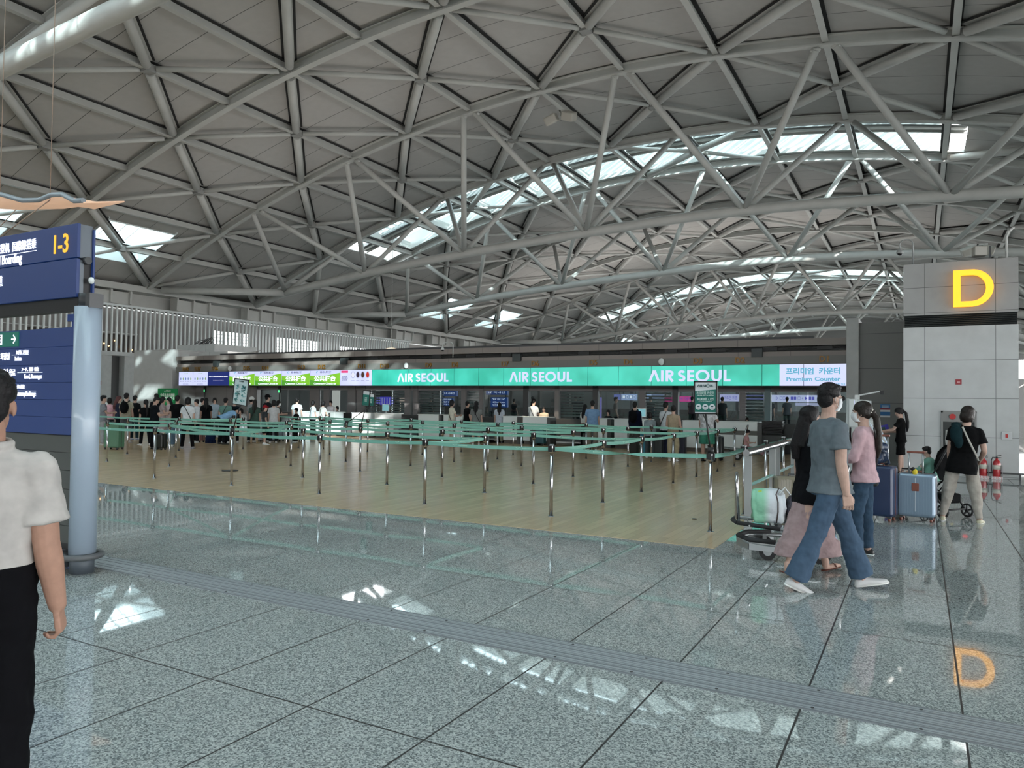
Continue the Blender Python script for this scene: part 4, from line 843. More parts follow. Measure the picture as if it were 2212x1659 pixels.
for r,(y,xs_) in enumerate(rowsP):
    xs_=sorted(xs_,reverse=True)
    for i,x in enumerate(xs_):
        lab='steel queue post with teal belt, %s from the right in the %s row'%((['first']+ORD[1:])[i],rn[r])
        if first: q=proto; q.location=(x,y,.004); q['label']=lab; first=False
        else: q=dup(proto,lab,(x,y,.004))
        POSTS[(r,x)]=q
def belt(ra,xa,rb,xb,marks=True,twist=0,za=HP-.06):
    A=POSTS[(ra,xa)]; B=POSTS[(rb,xb)]; a=Vector((A.location.x,A.location.y,za)); b=Vector((B.location.x,B.location.y,za)); d=b-a; L=d.length; d.normalize(); m=MB(); nrm=Vector((d.y,-d.x,0))
    if nrm.y>0: nrm=-nrm
    N=16; vs=[]
    for i in range(N+1):
        f=i/N; c=a+d*(.03+(L-.06)*f); c.z-=.02*math.sin(PI*f); tw=twist*max(0,min(1,(f-.35)/.3)) if twist else 0
        up=Vector((0,0,1))*math.cos(tw)+nrm*math.sin(tw); vs+=[c+up*.026+nrm*.001,c-up*.026+nrm*.001]
    m.add(vs,[(2*i,2*i+1,2*i+3,2*i+2) for i in range(N)],M_belt)
    k=max(1,int(L/1.05)) if marks else 0
    for i in range(k):
        f=(i+.5)/k; 
        if twist and f>.3: continue
        for sgn in (-1,1):
            c=a+d*L*f+nrm*(.004 if sgn>0 else -.004); c.z-=.02*math.sin(PI*f)
            for s2 in (-1,1): m.add([c+d*s2*.045+Vector((0,0,.018)),c+d*s2*.025+Vector((0,0,.018)),c+Vector((0,0,-.012)),c+d*s2*.003+Vector((0,0,-.004))],[(0,1,2,3)],M_beltmark)
            m.box(c+d*.0+Vector((0,0,.016)),(.02,.001,.004),M_beltmark)
            e=d if (d.x>0) else -d
            for q in range(12): m.add([c+e*(.07+q*.013)+Vector((0,0,-.006)),c+e*(.078+q*.013)+Vector((0,0,-.006)),c+e*(.078+q*.013)+Vector((0,0,.006 if q%4 else .010)),c+e*(.07+q*.013)+Vector((0,0,.006 if q%4 else .010))],[(0,1,2,3)],M_beltmark)
    m.v=[tuple(Vector(v)-A.location) for v in m.v]; m.build('belt',None,A)
def chain(r,xs_,**k):
    for a,b in zip(xs_[:-1],xs_[1:]): belt(r,a,r,b,**k)
chain(0,[-15.3,-13.12,-10.93,-8.8,-6.64,-4.49]); belt(0,-4.49,0,-2.29,twist=PI)
chain(1,[-17.35,-15.01,-10.87,-8.73,-6.6,][:3]); chain(1,[-10.87,-8.73,-6.6])
chain(2,[-19.13,-17.08,-12.94,-10.84,-8.65,-6.53,-4.36])
chain(3,[-23.39,-19.24,-17.04,-14.86,-12.77,-10.73,-8.57,-6.46])
chain(4,[-16.33,-14.75,-12.68,-10.51,-8.54,-6.4,-4.24])
chain(5,[-16.41,-14.63,-12.6,-10.09,-6.35])
chain(6,[-20.2,-18.2,-14.28,-12.36,-10.54,-8.2,-6.31,-4.13])
for a,b in (((0,-4.49),(1,-4.41)),((1,-4.41),(2,-4.36)),((2,-4.36),(3,-4.29)),((3,-4.29),(4,-4.24)),((4,-4.24),(5,-4.15)),((5,-4.15),(6,-4.13)),((0,-2.29),(1,-2.23)),((1,-2.23),(2,-2.23)),((2,-2.23),(3,-2.22)),((3,-2.22),(4,-2.22)),((0,-10.93),(2,-12.94)),((0,-6.64),(1,-6.6)),((1,-15.01),(2,-17.08)),((3,-19.24),(4,-18.3)),((0,-10.93),(1,-15.01))): belt(*a,*b)
# sign frames clipped on posts
def frame_sign(A,c,w,h,tilt,lab,kind,lean=0):
    base=A.location; t=thing('sign_frame',lab,'sign frame',(base.x,base.y,HP)); c=Vector(c)-Vector((base.x,base.y,HP))
    m=MB(); m.tube([(0,-.0,-.02),(c.x*.6,c.y*.6,(c.z-h/2)*.6),(c.x,c.y+.01,c.z-h/2)],.011,None,8); m.build('stem',M_black,t)
    m=MB(); m.tube([(0,0,-.03),(0,0,.05)],.04,None,14); m.build('clamp',M_black,t)
    Rm=Euler((0,R(tilt),R(lean))).to_matrix()
    e=bpy.data.objects.new('frame',None)
    m=MB(); 
    for a,b in (((-w/2,0,-h/2),(w/2,0,-h/2)),((-w/2,0,h/2),(w/2,0,h/2)),((-w/2,0,-h/2),(-w/2,0,h/2)),((w/2,0,-h/2),(w/2,0,h/2))): m.b2((min(a[0],b[0])-.008,-.01,min(a[2],b[2])-.008),(max(a[0],b[0])+.008,.012,max(a[2],b[2])+.008),M_black)
    fr=m.build('frame',None,t); fr.location=c; fr.rotation_euler=Rm.to_euler()
    def sub(m,name,mt=None): o=m.build(name,mt,fr); return o
    if kind=='seoul':
        m=MB(); m.b2((-w/2,-.004,-h/2),(w/2,.004,h/2),mat('card_white',(.62,.66,.68),.5)); m.add([(-w/2,-.006,-h/2+.02),(w/2,-.006,-h/2+.02),(w/2,-.006,h*.26),(-w/2,-.006,h*.20)],[(0,1,2,3)],mat('card_teal',srgb('0f6b60'),.5)); sub(m,'card')
        o=seoul(-w*.36,w*.36,0,h*.075,fr,0,mat('ink_teal',srgb('1f4a50'),.5),'airline_lettering'); o.location=(-w*.36,-.012,h*.335)
        text('korean_lettering','프리미엄 카운터',.045,mat('card_ink',(.6,.75,.72),.5),fr,(0,-.008,h*.14),fit=w*.8,bold=.01); text('english_lettering','PREMIUM COUNTER',.022,mat('card_ink'),fr,(0,-.008,h*.065),fit=w*.75); text('price_lettering','30,000원 / 1인',.04,mat('card_ink'),fr,(0,-.008,-h*.05),fit=w*.74,bold=.01); text('small_lettering','단, 일본행은 20,000원/1인',.018,mat('card_ink'),fr,(0,-.008,-h*.12),fit=w*.6)
        for i in range(3):
            m=MB(); m.disc((w*(-.31+.31*i),-.008,-h*.29),w*.135,.002,mat('card_white'),24,'y'); m.b2((w*(-.31+.31*i)-.015,-.012,-h*.29),(w*(-.31+.31*i)+.015,-.010,-h*.25),mat('ink_teal')); m.b2((w*(-.31+.31*i)-.022,-.012,-h*.33),(w*(-.31+.31*i)+.022,-.010,-h*.32),mat('ink_teal')); sub(m,'round_icon')
    elif kind=='map':
        m=MB(); m.b2((-w/2,-.004,-h/2),(w/2,.004,h/2),mat('poster_pale',(.62,.72,.72),.35)); sub(m,'card')
        rnd=random.Random(3)
        m=MB()
        for i in range(46):
            x=rnd.choice((-1,1))*rnd.uniform(.06,.34)*w; z=rnd.uniform(-.36,.28)*h; a=rnd.uniform(-1,1); L_=rnd.uniform(.03,.09)
            m.box((x,-.007-.0002*i,z),(L_,.001,rnd.uniform(.008,.022)),mat(('ill_teal','ill_pale','ill_dark')[i%3],((.05,.25,.25),(.25,.5,.52),(.03,.12,.12))[i%3],.5),(0,a,0))
        sub(m,'illustration'); text('title_lettering','Air Seoul',.035,mat('ink_dark',(.05,.08,.08),.5),fr,(0,-.008,h*.42),fit=w*.3)
    else:
        m=MB(); m.b2((-w/2,-.004,-h/2),(w/2,.004,h/2),mat('card_white')); m.b2((-w/2,-.006,-h/2+.01),(w/2,-.004,h*.25),mat('card_teal')); sub(m,'card')
        text('lettering','모바일\n탑승권\n수하물',.035,mat('card_ink'),fr,(0,-.008,-.03),fit=w*.35)
    return t
A=POSTS[(0,-2.29)].location; p=atY(1524,859,A.y-.03); frame_sign(POSTS[(0,-2.29)],(p.x,A.y-.03,p.z),.275,.40,0,'black framed teal AIR SEOUL price sign standing above the nearest right queue post','seoul')
A=POSTS[(0,-10.93)].location; p=atY(520,847,A.y-.05); frame_sign(POSTS[(0,-10.93)],(p.x,A.y-.05,p.z),.36,.46,6,'black framed poster with pale teal drawings, tilted, on a queue post','map')
A=POSTS[(2,-10.84)].location; p=atY(791,860.5,A.y); frame_sign(POSTS[(2,-10.84)],(p.x,A.y,p.z),.19,.33,4,'small green sign frame on a queue post, the front one of two','small'); A=POSTS[(4,-12.68)].location
q=POSTS[(3,-12.77)]; A=q.location; p=atY(802,864,A.y); frame_sign(q,(p.x,A.y,p.z),.19,.30,4,'small green sign frame half hidden behind the front one of two','small')
for px,py in ((497,1017.5),):
    g=ground(px,py); m=MB(); m.disc((g.x,g.y,.012),.17,.016,None,28); tag(m.build('floor_disc',M_dark),'dark round floor plate behind the queue post with the tilted poster','floor plate')
g=ground(1500,1122); m=MB(); m.disc((g.x,g.y,.008),.035,.006,None,16); tag(m.build('floor_socket',M_black),'small black floor socket in the planks near the price sign post','floor socket')
# ================================================================== HANDRAIL beside the queue
t=thing('handrail','steel tube handrail with flat grey posts along the queue edge','handrail',(-1.95,9.7,0))
m=MB(); m.tube([(0,0,.97),(0,8.6,.97)],.045,None,16); m.build('top_tube',M_chrome,t)
for i,y in enumerate((.12,1.9,2.3,4.0,4.4,6.2,6.6,8.4)):
    m=MB(); m.b2((-.045,y-.01,0),(.045,y+.03,.93)); m.b2((-.05,y-.03,.0),(.05,y+.05,.012)); m.build('post',mat('post_flat',(.32,.34,.34),.35,metal=.6),t)
for a,b in ((.12,1.9),(2.3,4.0),(4.4,6.2),(6.6,8.4)):
    m=MB(); m.b2((-.03,a,.53),(.03,b,.545)); m.build('glass_shelf',mat('glass_edge',(.3,.5,.46),.2),t)
m=MB(); m.tube([(0,2.3,.97),(0,2.34,.97)],.05,None,16); m.tube([(0,4.2,.97),(0,4.23,.97)],.05,None,16); m.build('joint_ring',M_dark,t)
# ================================================================== KIOSKS
def kiosk(i,x,y,lab):
    t=thing('checkin_kiosk',lab,'kiosk',(x,y,0),0,'row of leaning self check-in kiosks')
    # profile in xz plane: a leaning slab, screen facing +x
    m=MB(); m.prism([(-.30,0),(.22,0),(.30,.55),(.36,.72),(.10,1.28),(-.02,1.30),(-.02,1.70),(-.10,1.72),(-.12,1.2),(-.28,.6)],-.24,.24); m.build('body',mat('kiosk_pale',(.42,.45,.45),.4),t,bevel=.008)
    for s in (-1,1):
        m=MB(); m.prism([(.30,.55),(.38,.70),(.13,1.27),(.02,1.30),(.02,1.70),(-.06,1.70),(-.06,1.24),(.10,1.22),(.28,.72)],s*.25-.012,s*.25+.012); m.build('side_fin',mat('kiosk_edge',(.55,.58,.58),.35),t)
        for c in ((.17,1.1),(.25,.88)): m=MB(); m.box((c[0]-.02,s*.265,c[1]),(.045,.006,.16),None,(0,R(-25),0)); m.build('dark_slot',M_dark,t)
    m=MB(); m.add([(.345,-.19,.74),(.345,.19,.74),(.115,.19,1.24),(.115,-.19,1.24)],[(0,1,2,3)]); m.v=[(v[0]+.01,v[1],v[2]) for v in m.v]; m.build('touch_screen',emis('kiosk_glow',(.45,.6,.8),.7),t)
    m=MB(); m.b2((-.02,-.1,1.55),(.0,.1,1.68)); m.build('top_display',emis('kiosk_lilac',(.5,.5,.95),.9),t)
kl=['nearest pale self check-in kiosk, mostly hidden behind the man in grey','second pale self check-in kiosk, beyond the woman in pink','third pale self check-in kiosk from the front','fourth pale self check-in kiosk with slanted edge','fifth pale self check-in kiosk, farthest, where the girl in black stands']
for i in range(5): kiosk(i,-1.02,14.2+i*1.13,kl[i])
t=thing('camera_arm','white angled arm with a small black camera above the kiosks','camera arm',(-1.25,18.3,0)); m=MB(); m.b2((-.05,-.04,0),(.05,.04,1.83)); m.build('post',mat('kiosk_edge'),t); m=MB(); m.beam((-.05,0,1.80),(.5,0,1.92),.03,.03); m.build('arm',mat('kiosk_edge'),t); m=MB(); m.b2((.46,-.04,1.84),(.54,.04,1.93)); m.build('camera',M_black,t)
# ================================================================== LUGGAGE
def suitcase(lab,x,y,rz,h,w,d,mt,handle=0,group=None,trim=None,ribs=True,wheel=None,name='suitcase'):
    t=thing(name,lab,'suitcase',(x,y,0),rz,group); zb=.06
    m=MB(); m.box((0,0,zb+h/2),(w,d,h)); sh=m.build('shell',mt,t,bevel=min(w,d)*.16)
    sh.modifiers['bevel'].segments=4
    if ribs:
        m=MB(); n=int(w/.035)
        for i in range(n):
            xx=-w*.42+w*.84*i/(n-1)
            for s in (-1,1): m.b2((xx-.006,s*d/2-.003,zb+h*.07),(xx+.006,s*d/2+.003,zb+h*.93))
        m.build('ribs',mt,t)
    m=MB(); m.b2((-w/2-.003,-.008,zb+.03),(w/2+.003,.008,zb+h-.03)); m.b2((-w/2+.04,-.008,zb+h-.002),(w/2-.04,.008,zb+h+.003)); m.build('zip_seam',trim or M_dark,t)
    for sx_ in (-1,1):
        for sy_ in (-1,1):
            px_,py_=sx_*(w/2-.05),sy_*(d/2-.045); m=MB(); m.box((px_,py_,.055),(.05,.05,.03),M_dark); m.disc((px_,py_,.026),.026,.03,wheel or M_rubber,14,'x'); m.build('wheel',None,t)
    m=MB(); m.tube([(-.06,-d*.1,zb+h+.0),(-.06,-d*.1,zb+h+.025),(.06,-d*.1,zb+h+.025),(.06,-d*.1,zb+h+.0)],.01,None,6); m.build('top_grip',trim or M_dark,t)
    m=MB(); m.tube([(-w/2-.0,0,zb+h*.6),(-w/2-.025,0,zb+h*.58),(-w/2-.025,0,zb+h*.42),(-w/2,0,zb+h*.4)],.01,None,6); m.build('side_grip',trim or M_dark,t)
    if handle:
        m=MB()
        for s in (-1,1): m.tube([(s*.075,d*.33,zb+h),(s*.075,d*.33,zb+h+handle)],.011,None,8)
        m.build('handle_tubes',M_alu,t); m=MB(); m.b2((-.1,d*.33-.02,zb+h+handle),(.1,d*.33+.02,zb+h+handle+.03)); m.build('handle_grip',trim or M_dark,t,bevel=.008)
    return t
mt_blue=mat('ice_blue_shell',srgb('7f93a5'),.35,metal=.25,coat=.3); mt_navy=mat('navy_shell',srgb('1a2c4e'),.4,coat=.2)
g=ground(1981,1127); t=suitcase('ice blue ribbed hard suitcase with brown badge and raised handle beside the stroller',g.x,g.y+.14,R(-8),.60,.47,.30,mt_blue,.0,None,M_orange,True,M_orange)
m=MB()
for s in (-1,1): m.tube([(s*.085,-.10,.62),(s*.085,-.10,.94)],.012,None,8)
m.build('handle_tubes',M_alu,t); m=MB(); m.b2((-.11,-.12,.94),(.11,-.08,.97)); m.build('handle_grip',M_orange,t,bevel=.008)
m=MB(); m.b2((-.045,-.165,.42),(.045,-.15,.53)); m.build('badge',M_orange,t,bevel=.012); m=MB(); m.b2((-.004,-.158,.14),(.004,-.151,.60)); m.build('centre_ridge',mat('pale_ridge',(.5,.55,.6),.3),t)
m=MB(); m.ell((-.01,-.12,.68),(.035,.02,.05),mat('tag_yellow',(.7,.55,.03),.5)); m.ell((-.03,-.12,.72),(.028,.018,.03),M_black); m.ell((.02,-.12,.65),(.015,.012,.015),M_white); m.build('bird_tag',None,t)
g=ground(1900,1125); t=suitcase('tall navy hard suitcase with brown wheels and a dark bag on top',g.x,g.y+.12,R(-14),.70,.40,.28,mt_navy,.40,None,M_orange,False,M_orange)
t=thing('duffel_bag','crumpled navy bag lying on top of the tall navy suitcase','bag',(g.x-.08,g.y+.1,.78)); m=MB(); rnd=random.Random(5)
for i in range(14): m.ell((rnd.uniform(-.1,.13),rnd.uniform(-.06,.06),.10+rnd.uniform(-.05,.16)),(rnd.uniform(.06,.11),rnd.uniform(.06,.1),rnd.uniform(.05,.10)),None,Euler((rnd.random()*3,rnd.random()*3,0)).to_matrix(),10,6)
o=m.build('cloth_body',mat('navy_nylon',(.02,.035,.075),.35,bump=.5,bscale=14),t); rm=o.modifiers.new('r','REMESH'); rm.mode='VOXEL'; rm.voxel_size=.012; o.modifiers.new('s','SMOOTH').iterations=3
m=MB(); m.tube([(.05,-.05,.2),(.16,-.1,.16),(.2,-.06,.02),(.14,0,.0)],.012,None,6); m.build('strap',mat('navy_nylon'),t)
def far_case(px,py,lab,w,h,d,mt,rz=0,handle=0,name='suitcase',ribs=False,dy=.0):
    g=ground(px,py); return suitcase(lab,g.x,g.y+dy,rz,h,w,d,mt,handle,None,None,ribs,None,name)
def sm(name,hx='808080',r=.4): return mat(name,srgb(hx),r,coat=.2)
far_case(246,971,'large sage green suitcase in the queue beside the round sign post',.52,.74,.30,sm('sage','4f7a60'),R(15)); far_case(348,972,'small black trolley case with a white plush toy on top',.30,.42,.22,sm('blackcase','0c1210'),0)
g=ground(348,972); t=thing('plush_toy','small white plush toy sitting on the little black trolley case','toy',(g.x,g.y,.50)); m=MB(); m.ell((0,0,.07),(.09,.07,.07)); m.ell((-.11,0,.08),(.06,.05,.05)); m.ell((.1,.0,.05),(.05,.04,.05)); m.ell((-.13,-.03,.14),(.02,.015,.03)); m.build('plush_body',M_white,t)
far_case(429,955,'dusty rose ribbed suitcase in the queue behind the white tee woman',.40,.60,.26,sm('rose','9c6f6e'),0,ribs=True); far_case(590,954,'pale silver blue suitcase beside the red capped child',.34,.66,.25,sm('icy','a9bccb'),R(4)); far_case(604,953,'second pale silver blue suitcase, right beside its twin',.30,.62,.25,sm('icy'),R(-4)); far_case(563,954,'white suitcase edge behind the red capped child',.22,.5,.22,sm('whitecase','c4ccd0'),0)
far_case(634,955,'black suitcase behind the queue posts near the child in a dark cap',.46,.60,.28,sm('blackcase'),0); far_case(652,953,'white suitcase standing behind the black one by the child',.22,.55,.22,sm('whitecase'),0)
for px,lab,mt in ((455,'navy backpack standing on the floor by the bending man','101c38'),(482,'black duffel bag on the floor under the bending man','0b0e14')):
    g=ground(px,957); t=thing('travel_bag',lab,'bag',(g.x,g.y,0)); m=MB(); m.ell((0,0,.22),(.20,.13,.24)); m.ell((0,-.1,.16),(.14,.07,.14)); m.b2((-.17,-.1,0),(.17,.1,.1)); o=m.build('bag_body',cloth(mt),t); rm=o.modifiers.new('r','REMESH'); rm.mode='VOXEL'; rm.voxel_size=.02; m=MB(); m.tube([(-.06,0,.44),(-.04,0,.50),(.04,0,.50),(.06,0,.44)],.012,None,6); m.build('strap',M_black,t)
g=ground(482,957); m=MB(); m.tube([(g.x+.08,g.y-.19,.26),(g.x+.12,g.y-.2,.18),(g.x+.25,g.y-.19,.26)],[.004,.022,.004],None,6); 
far_case(1168,962,'teal suitcase beside the man in a white tee and black trousers',.34,.55,.25,sm('tealcase','15505a'),0); far_case(1154,961,'black suitcase left of the teal one at the agent desk',.28,.48,.24,sm('blackcase'),0)
far_case(1395,987,'turquoise blue suitcase in the row near number D3',.24,.66,.40,sm('cyan','1f6f86'),0,); far_case(1420,989,'dark grey ribbed suitcase in the middle of the row near number D3',.36,.66,.28,sm('darkg','2a3032'),0,ribs=True); far_case(1444,989,'navy suitcase behind the legs of the woman in a tan vest',.30,.64,.28,sm('navy2','141c3c'),0); far_case(1470,990,'dark navy suitcase right of the woman in a tan vest',.30,.66,.28,sm('navy3','10182c'),0); far_case(1268,972,'black suitcase at the feet of the woman with long hair',.26,.5,.24,sm('blackcase'),0); far_case(1371,984,'black suitcase beside the legs of the man with a backpack',.25,.5,.24,sm('blackcase'),0)
far_case(1552,995,'dark grey suitcase right of the man in green shorts',.25,.62,.26,sm('darkg'),0); far_case(1678,998,'dark green suitcase seen behind the flat handrail posts',.36,.5,.26,sm('dkgreen','10281f'),0)
g=ground(1700,1085)
t=thing('suitcase_taupe','x','suitcase',(0,0,0)); bpy.data.objects.remove(t)
t=suitcase('taupe ribbed suitcase wrapped in clear plastic behind the cart',-1.42,10.0,R(20),.62,.48,.30,sm('taupe','7c7664',.5),0,None,None,True)
t.rotation_euler=(R(-4),0,R(20))
# ---- luggage cart
def cart(lab,x,y,rz,full=True,sc=1.0):
    t=thing('luggage_cart',lab,'luggage cart',(x,y,0),rz); t.scale=(sc,)*3
    # local: +x is the push direction, nose at -x (towards picture left)
    m=MB(); nose=[(.30,-.30,.17),(-.25,-.32,.17),(-.50,-.24,.17),(-.60,0,.17),(-.50,.24,.17),(-.25,.32,.17),(.30,.30,.17)]
    m.tube(nose,.022,M_alu,10); m.tube([(p[0]*1.0,p[1]*1.02,p[2]+.03) for p in nose[1:6]],.026,M_rubber,10); m.build('base_frame',None,t)
    m=MB(); 
    pts=[(-.22,-.33),(-.50,-.25),(-.61,0),(-.50,.25),(-.22,.33)]; 
    for a,b in zip(pts[:-1],pts[1:]): m.beam((a[0],a[1],.135),(b[0],b[1],.135),.02,.07)
    m.build('bumper_plate',M_alu,t)
    m=MB(); m.tube([(-.62,-.20,.36),(-.2,-.29,.33),(.30,-.28,.28)],.02,M_alu,8); m.tube([(-.62,.20,.36),(-.2,.29,.33),(.30,.28,.28)],.02,M_alu,8); m.tube([(-.62,-.20,.36),(-.66,0,.36),(-.62,.20,.36)],.021,M_rubber,8); m.tube([(-.62,-.21,.362),(-.2,-.30,.332)],.022,M_rubber,8)
    for i in range(4): m.tube([(-.5+i*.22,-.27,.345-.015*i),(-.5+i*.22,.27,.345-.015*i)],.009,M_alu,6)
    m.build('upper_deck',None,t)
    m=MB(); m.tube([(-.1,-.27,.32),(.1,-.28,.20)],.02,None,8); m.tube([(-.1,.27,.32),(.1,.28,.20)],.02,None,8); m.build('strut',M_dark,t)
    m=MB(); m.tube([(-.60,-.10,.36),(-.62,-.11,.76),(-.62,-.08,.83),(-.62,0,.86),(-.62,.08,.83),(-.62,.11,.76),(-.60,.10,.36)],.016,None,10); m.build('backrest_loop',M_chrome,t)
    m=MB(); m.b2((-.635,-.09,.38),(-.62,.09,.72)); m.build('advert_board',mat('board_tan',srgb('8a8273'),.5),t)
    m=MB(); m.tube([(.28,-.27,.2),(.42,-.27,.93),(.44,-.2,.98),(.44,.2,.98),(.42,.27,.93),(.28,.27,.2)],.02,None,8); m.build('push_handle',M_chrome,t)
    for wx,wy,r in ((-.32,-.22,.085),(-.32,.22,.085),(.18,-.27,.10),(.18,.27,.10)):
        m=MB(); m.disc((wx,wy,r),r,.035,M_rubber,20,'y'); m.disc((wx,wy,r),r*.5,.04,M_alu,14,'y'); m.build('wheel',None,t); m=MB(); m.b2((wx-.02,wy-.025,r),(wx+.02,wy+.025,.19)); m.build('fork',M_alu,t)
    return t
ct=cart('steel luggage cart with a tan board loaded with plastic bags, at the plank corner',-1.12,8.22,R(14))
C0=Vector((-1.12,8.22,0)); RC=Matrix.Rotation(R(14),3,'Z')
def onc(x,y,z): return C0+RC@Vector((x,y,z))
t=thing('shopping_bag','big green and white tarpaulin shopping bag on the luggage cart','bag',onc(-.30,0,.355),R(14)); t.scale=(.72,.72,.66); rnd=random.Random(11)
def rr_(a,b,z,n=28,e=.5,ph=0): 
    out=[]
    for k in range(n):
        q=2*PI*k/n; c,s_=math.cos(q),math.sin(q); r=1+.05*math.sin(5*q+ph)+.03*math.sin(9*q+2*ph); out.append(Vector((a*math.copysign(abs(c)**e,c)*r,b*math.copysign(abs(s_)**e,s_)*r,z)))
    return out
m=MB(); E_=.35; m.loft([rr_(.20,.17,0,e=E_),rr_(.235,.2,.04,e=E_,ph=1),rr_(.225,.19,.15,e=E_,ph=2),rr_(.24,.2,.28,e=E_,ph=3),rr_(.225,.17,.40,e=E_,ph=3.6),rr_(.23,.10,.47,e=.5,ph=4.4),rr_(.21,.05,.54,e=.5,ph=5)])
mb=mat('tarp_green_white',(.5,.7,.6),.4,bump=.6,bscale=7); tt=mb.node_tree; P_=tt.nodes.new('ShaderNodeTexCoord'); s_=tt.nodes.new('ShaderNodeSeparateXYZ'); tt.links.new(P_.outputs['Object'],s_.inputs[0]); r_=tt.nodes.new('ShaderNodeValToRGB'); tt.links.new(math_node(tt,'ADD',s_.outputs[0],.5),r_.inputs[0]); e_=r_.color_ramp.elements; e_[0].position=.42; e_[0].color=(.28,.62,.42,1); e_[1].position=.52; e_[1].color=(.66,.70,.74,1); tt.links.new(r_.outputs[0],tt.nodes['Principled BSDF'].inputs['Base Color'])
o=m.build('tarp_body',mb,t); o.modifiers.new('s','SUBSURF').levels=2; o.modifiers['s'].render_levels=2; tx=bpy.data.textures.new('crumple','CLOUDS'); tx.noise_scale=.11; dd=o.modifiers.new('d','DISPLACE'); dd.texture=tx; dd.strength=.05; dd.mid_level=.5; dd.texture_coords='LOCAL'
m=MB(); m.tube([(.10,-.20,.02),(.12,-.215,.2),(.12,-.20,.35),(.10,-.13,.46),(.14,-.1,.56),(.2,-.05,.50)],(.010),mat('zip_dark',(.08,.06,.06),.5),6,flat=.4); m.tube([(.14,-.1,.45),(.22,-.1,.57),(.3,-.06,.45)],.014,M_white,6); m.build('strap',None,t)
m=MB(); m.ell((-.1,-.02,.47),(.10,.07,.05),mat('lime_plastic',(.45,.6,.08),.4)); m.ell((.0,0,.49),(.08,.06,.035),mat('green_plastic',(.2,.6,.25),.4)); m.build('green_contents',None,t)
t=thing('black_bag','black patterned travel bag behind the green shopping bag on the cart','bag',onc(.0,.02,.345),R(14)); t.scale=(.66,.72,.66); m=MB(); m.loft([rr_(.17,.2,0),rr_(.19,.22,.1,ph=1),rr_(.18,.2,.35,ph=2),rr_(.12,.12,.45,ph=3)]); m.build('bag_body',mat('black_pattern',(.035,.03,.045),.6,noise=.9,nscale=25),t)
m=MB(); m.tube([(-.1,-.15,.42),(0,-.17,.5),(.1,-.15,.42)],.012,None,6); m.build('strap',M_black,t)
ct2=cart('far luggage cart with a small girl and blue bags beside the nearest desk',-4.75,21.6,R(8))
# ---- stroller
g=ground(2060,1120); sgx,sgy=.20,12.55
t=thing('stroller','black folding stroller with spoked plastic wheels in front of the woman in cream trousers','stroller',(sgx,sgy,0),R(-41))
m=MB()
for s in (-1,1):
    y=s*.20; m.tube([(-.42,y,.16),(-.05,y,.50),(.12,y,.62),(.34,y,1.0)],.014); m.tube([(.30,y,.12),(.02,y,.48),(-.15,y,.62)],.014); m.tube([(-.38,y,.42),(-.12,y,.33),(.0,y,.48)],.012); m.tube([(-.38,y,.42),(-.36,y,.55),(-.1,y,.58)],.012)
m.tube([(.34,-.2,1.0),(.36,0,1.02),(.34,.2,1.0)],.018); m.tube([(.30,-.2,.12),(.30,.2,.12)],.012); m.tube([(-.40,-.2,.17),(-.40,.2,.17)],.012); m.build('frame_tubes',M_black,t)
m=MB(); m.loft([[Vector((x,y,z)) for y,z in ((-.17,z0),(.17,z0),(.17,z0+.04),(-.17,z0+.04))] for x,z0 in ((-.32,.56),(-.05,.50),(.05,.52))],None,False); m.loft([[Vector((x,y,z)) for x,y in ((x0,-.17),(x0,.17),(x0+.04,.17),(x0+.04,-.17))] for x0,z in ((.02,.52),(.16,.95))],None,False); m.build('seat_fabric',cloth('0d0f11'),t,bevel=.01)
m=MB(); 
rg=[]
for i in range(7):
    a=R(-20+i*22); rg.append([Vector((.38-.24*math.cos(a),y,.76+.30*math.sin(a))) for y in (-.19,-.1,0,.1,.19)])
vs=[p+Vector((0,0,.04*(1-abs(p.y)/.19))) for r in rg for p in r]; fs=[(i*5+j,i*5+j+1,i*5+j+6,i*5+j+5) for i in range(6) for j in range(4)]; m.add(vs,fs,None,True)
o=m.build('canopy_hood',cloth('0b0c0e'),t); sd=o.modifiers.new('t','SOLIDIFY'); sd.thickness=.015
def spoke_wheel(x,y,r):
    m=MB(); m.tube([(x+r*.86*math.cos(2*PI*i/24),y,r+r*.86*math.sin(2*PI*i/24)) for i in range(24)],r*.14,M_rubber,8,closed=True); m.disc((x,y,r),r*.22,.04,M_dark,14,'y')
    for i in range(5): a=2*PI*i/5+.3; m.beam((x,y,r),(x+r*.8*math.cos(a),y,r+r*.8*math.sin(a)),.02,r*.2,M_dark,(0,1,0))
    m.build('wheel',None,t)
for x,y,r in ((-.40,-.22,.085),(-.40,.22,.085),(.30,-.24,.10),(.30,.24,.10)): spoke_wheel(x,y,r)
m=MB(); m.b2((-.02,-.16,.2),(.28,.16,.34)); m.build('under_basket',cloth('0b0c0e'),t,bevel=.03)
# retaining stand at the far right
p=ground(2206,1020); t=thing('barrier_stand','black barrier stand at the right edge beside the stone column','stand',(2.3,19.3,0)); m=MB(); m.b2((-.04,-.04,0),(.04,.04,1.05)); m.b2((-.25,-.15,0),(.25,.15,.03)); m.build('post',M_black,t); m=MB(); m.beam((-.2,0,.95),(.3,0,.95),.02,.04); m.build('arm',M_black,t)
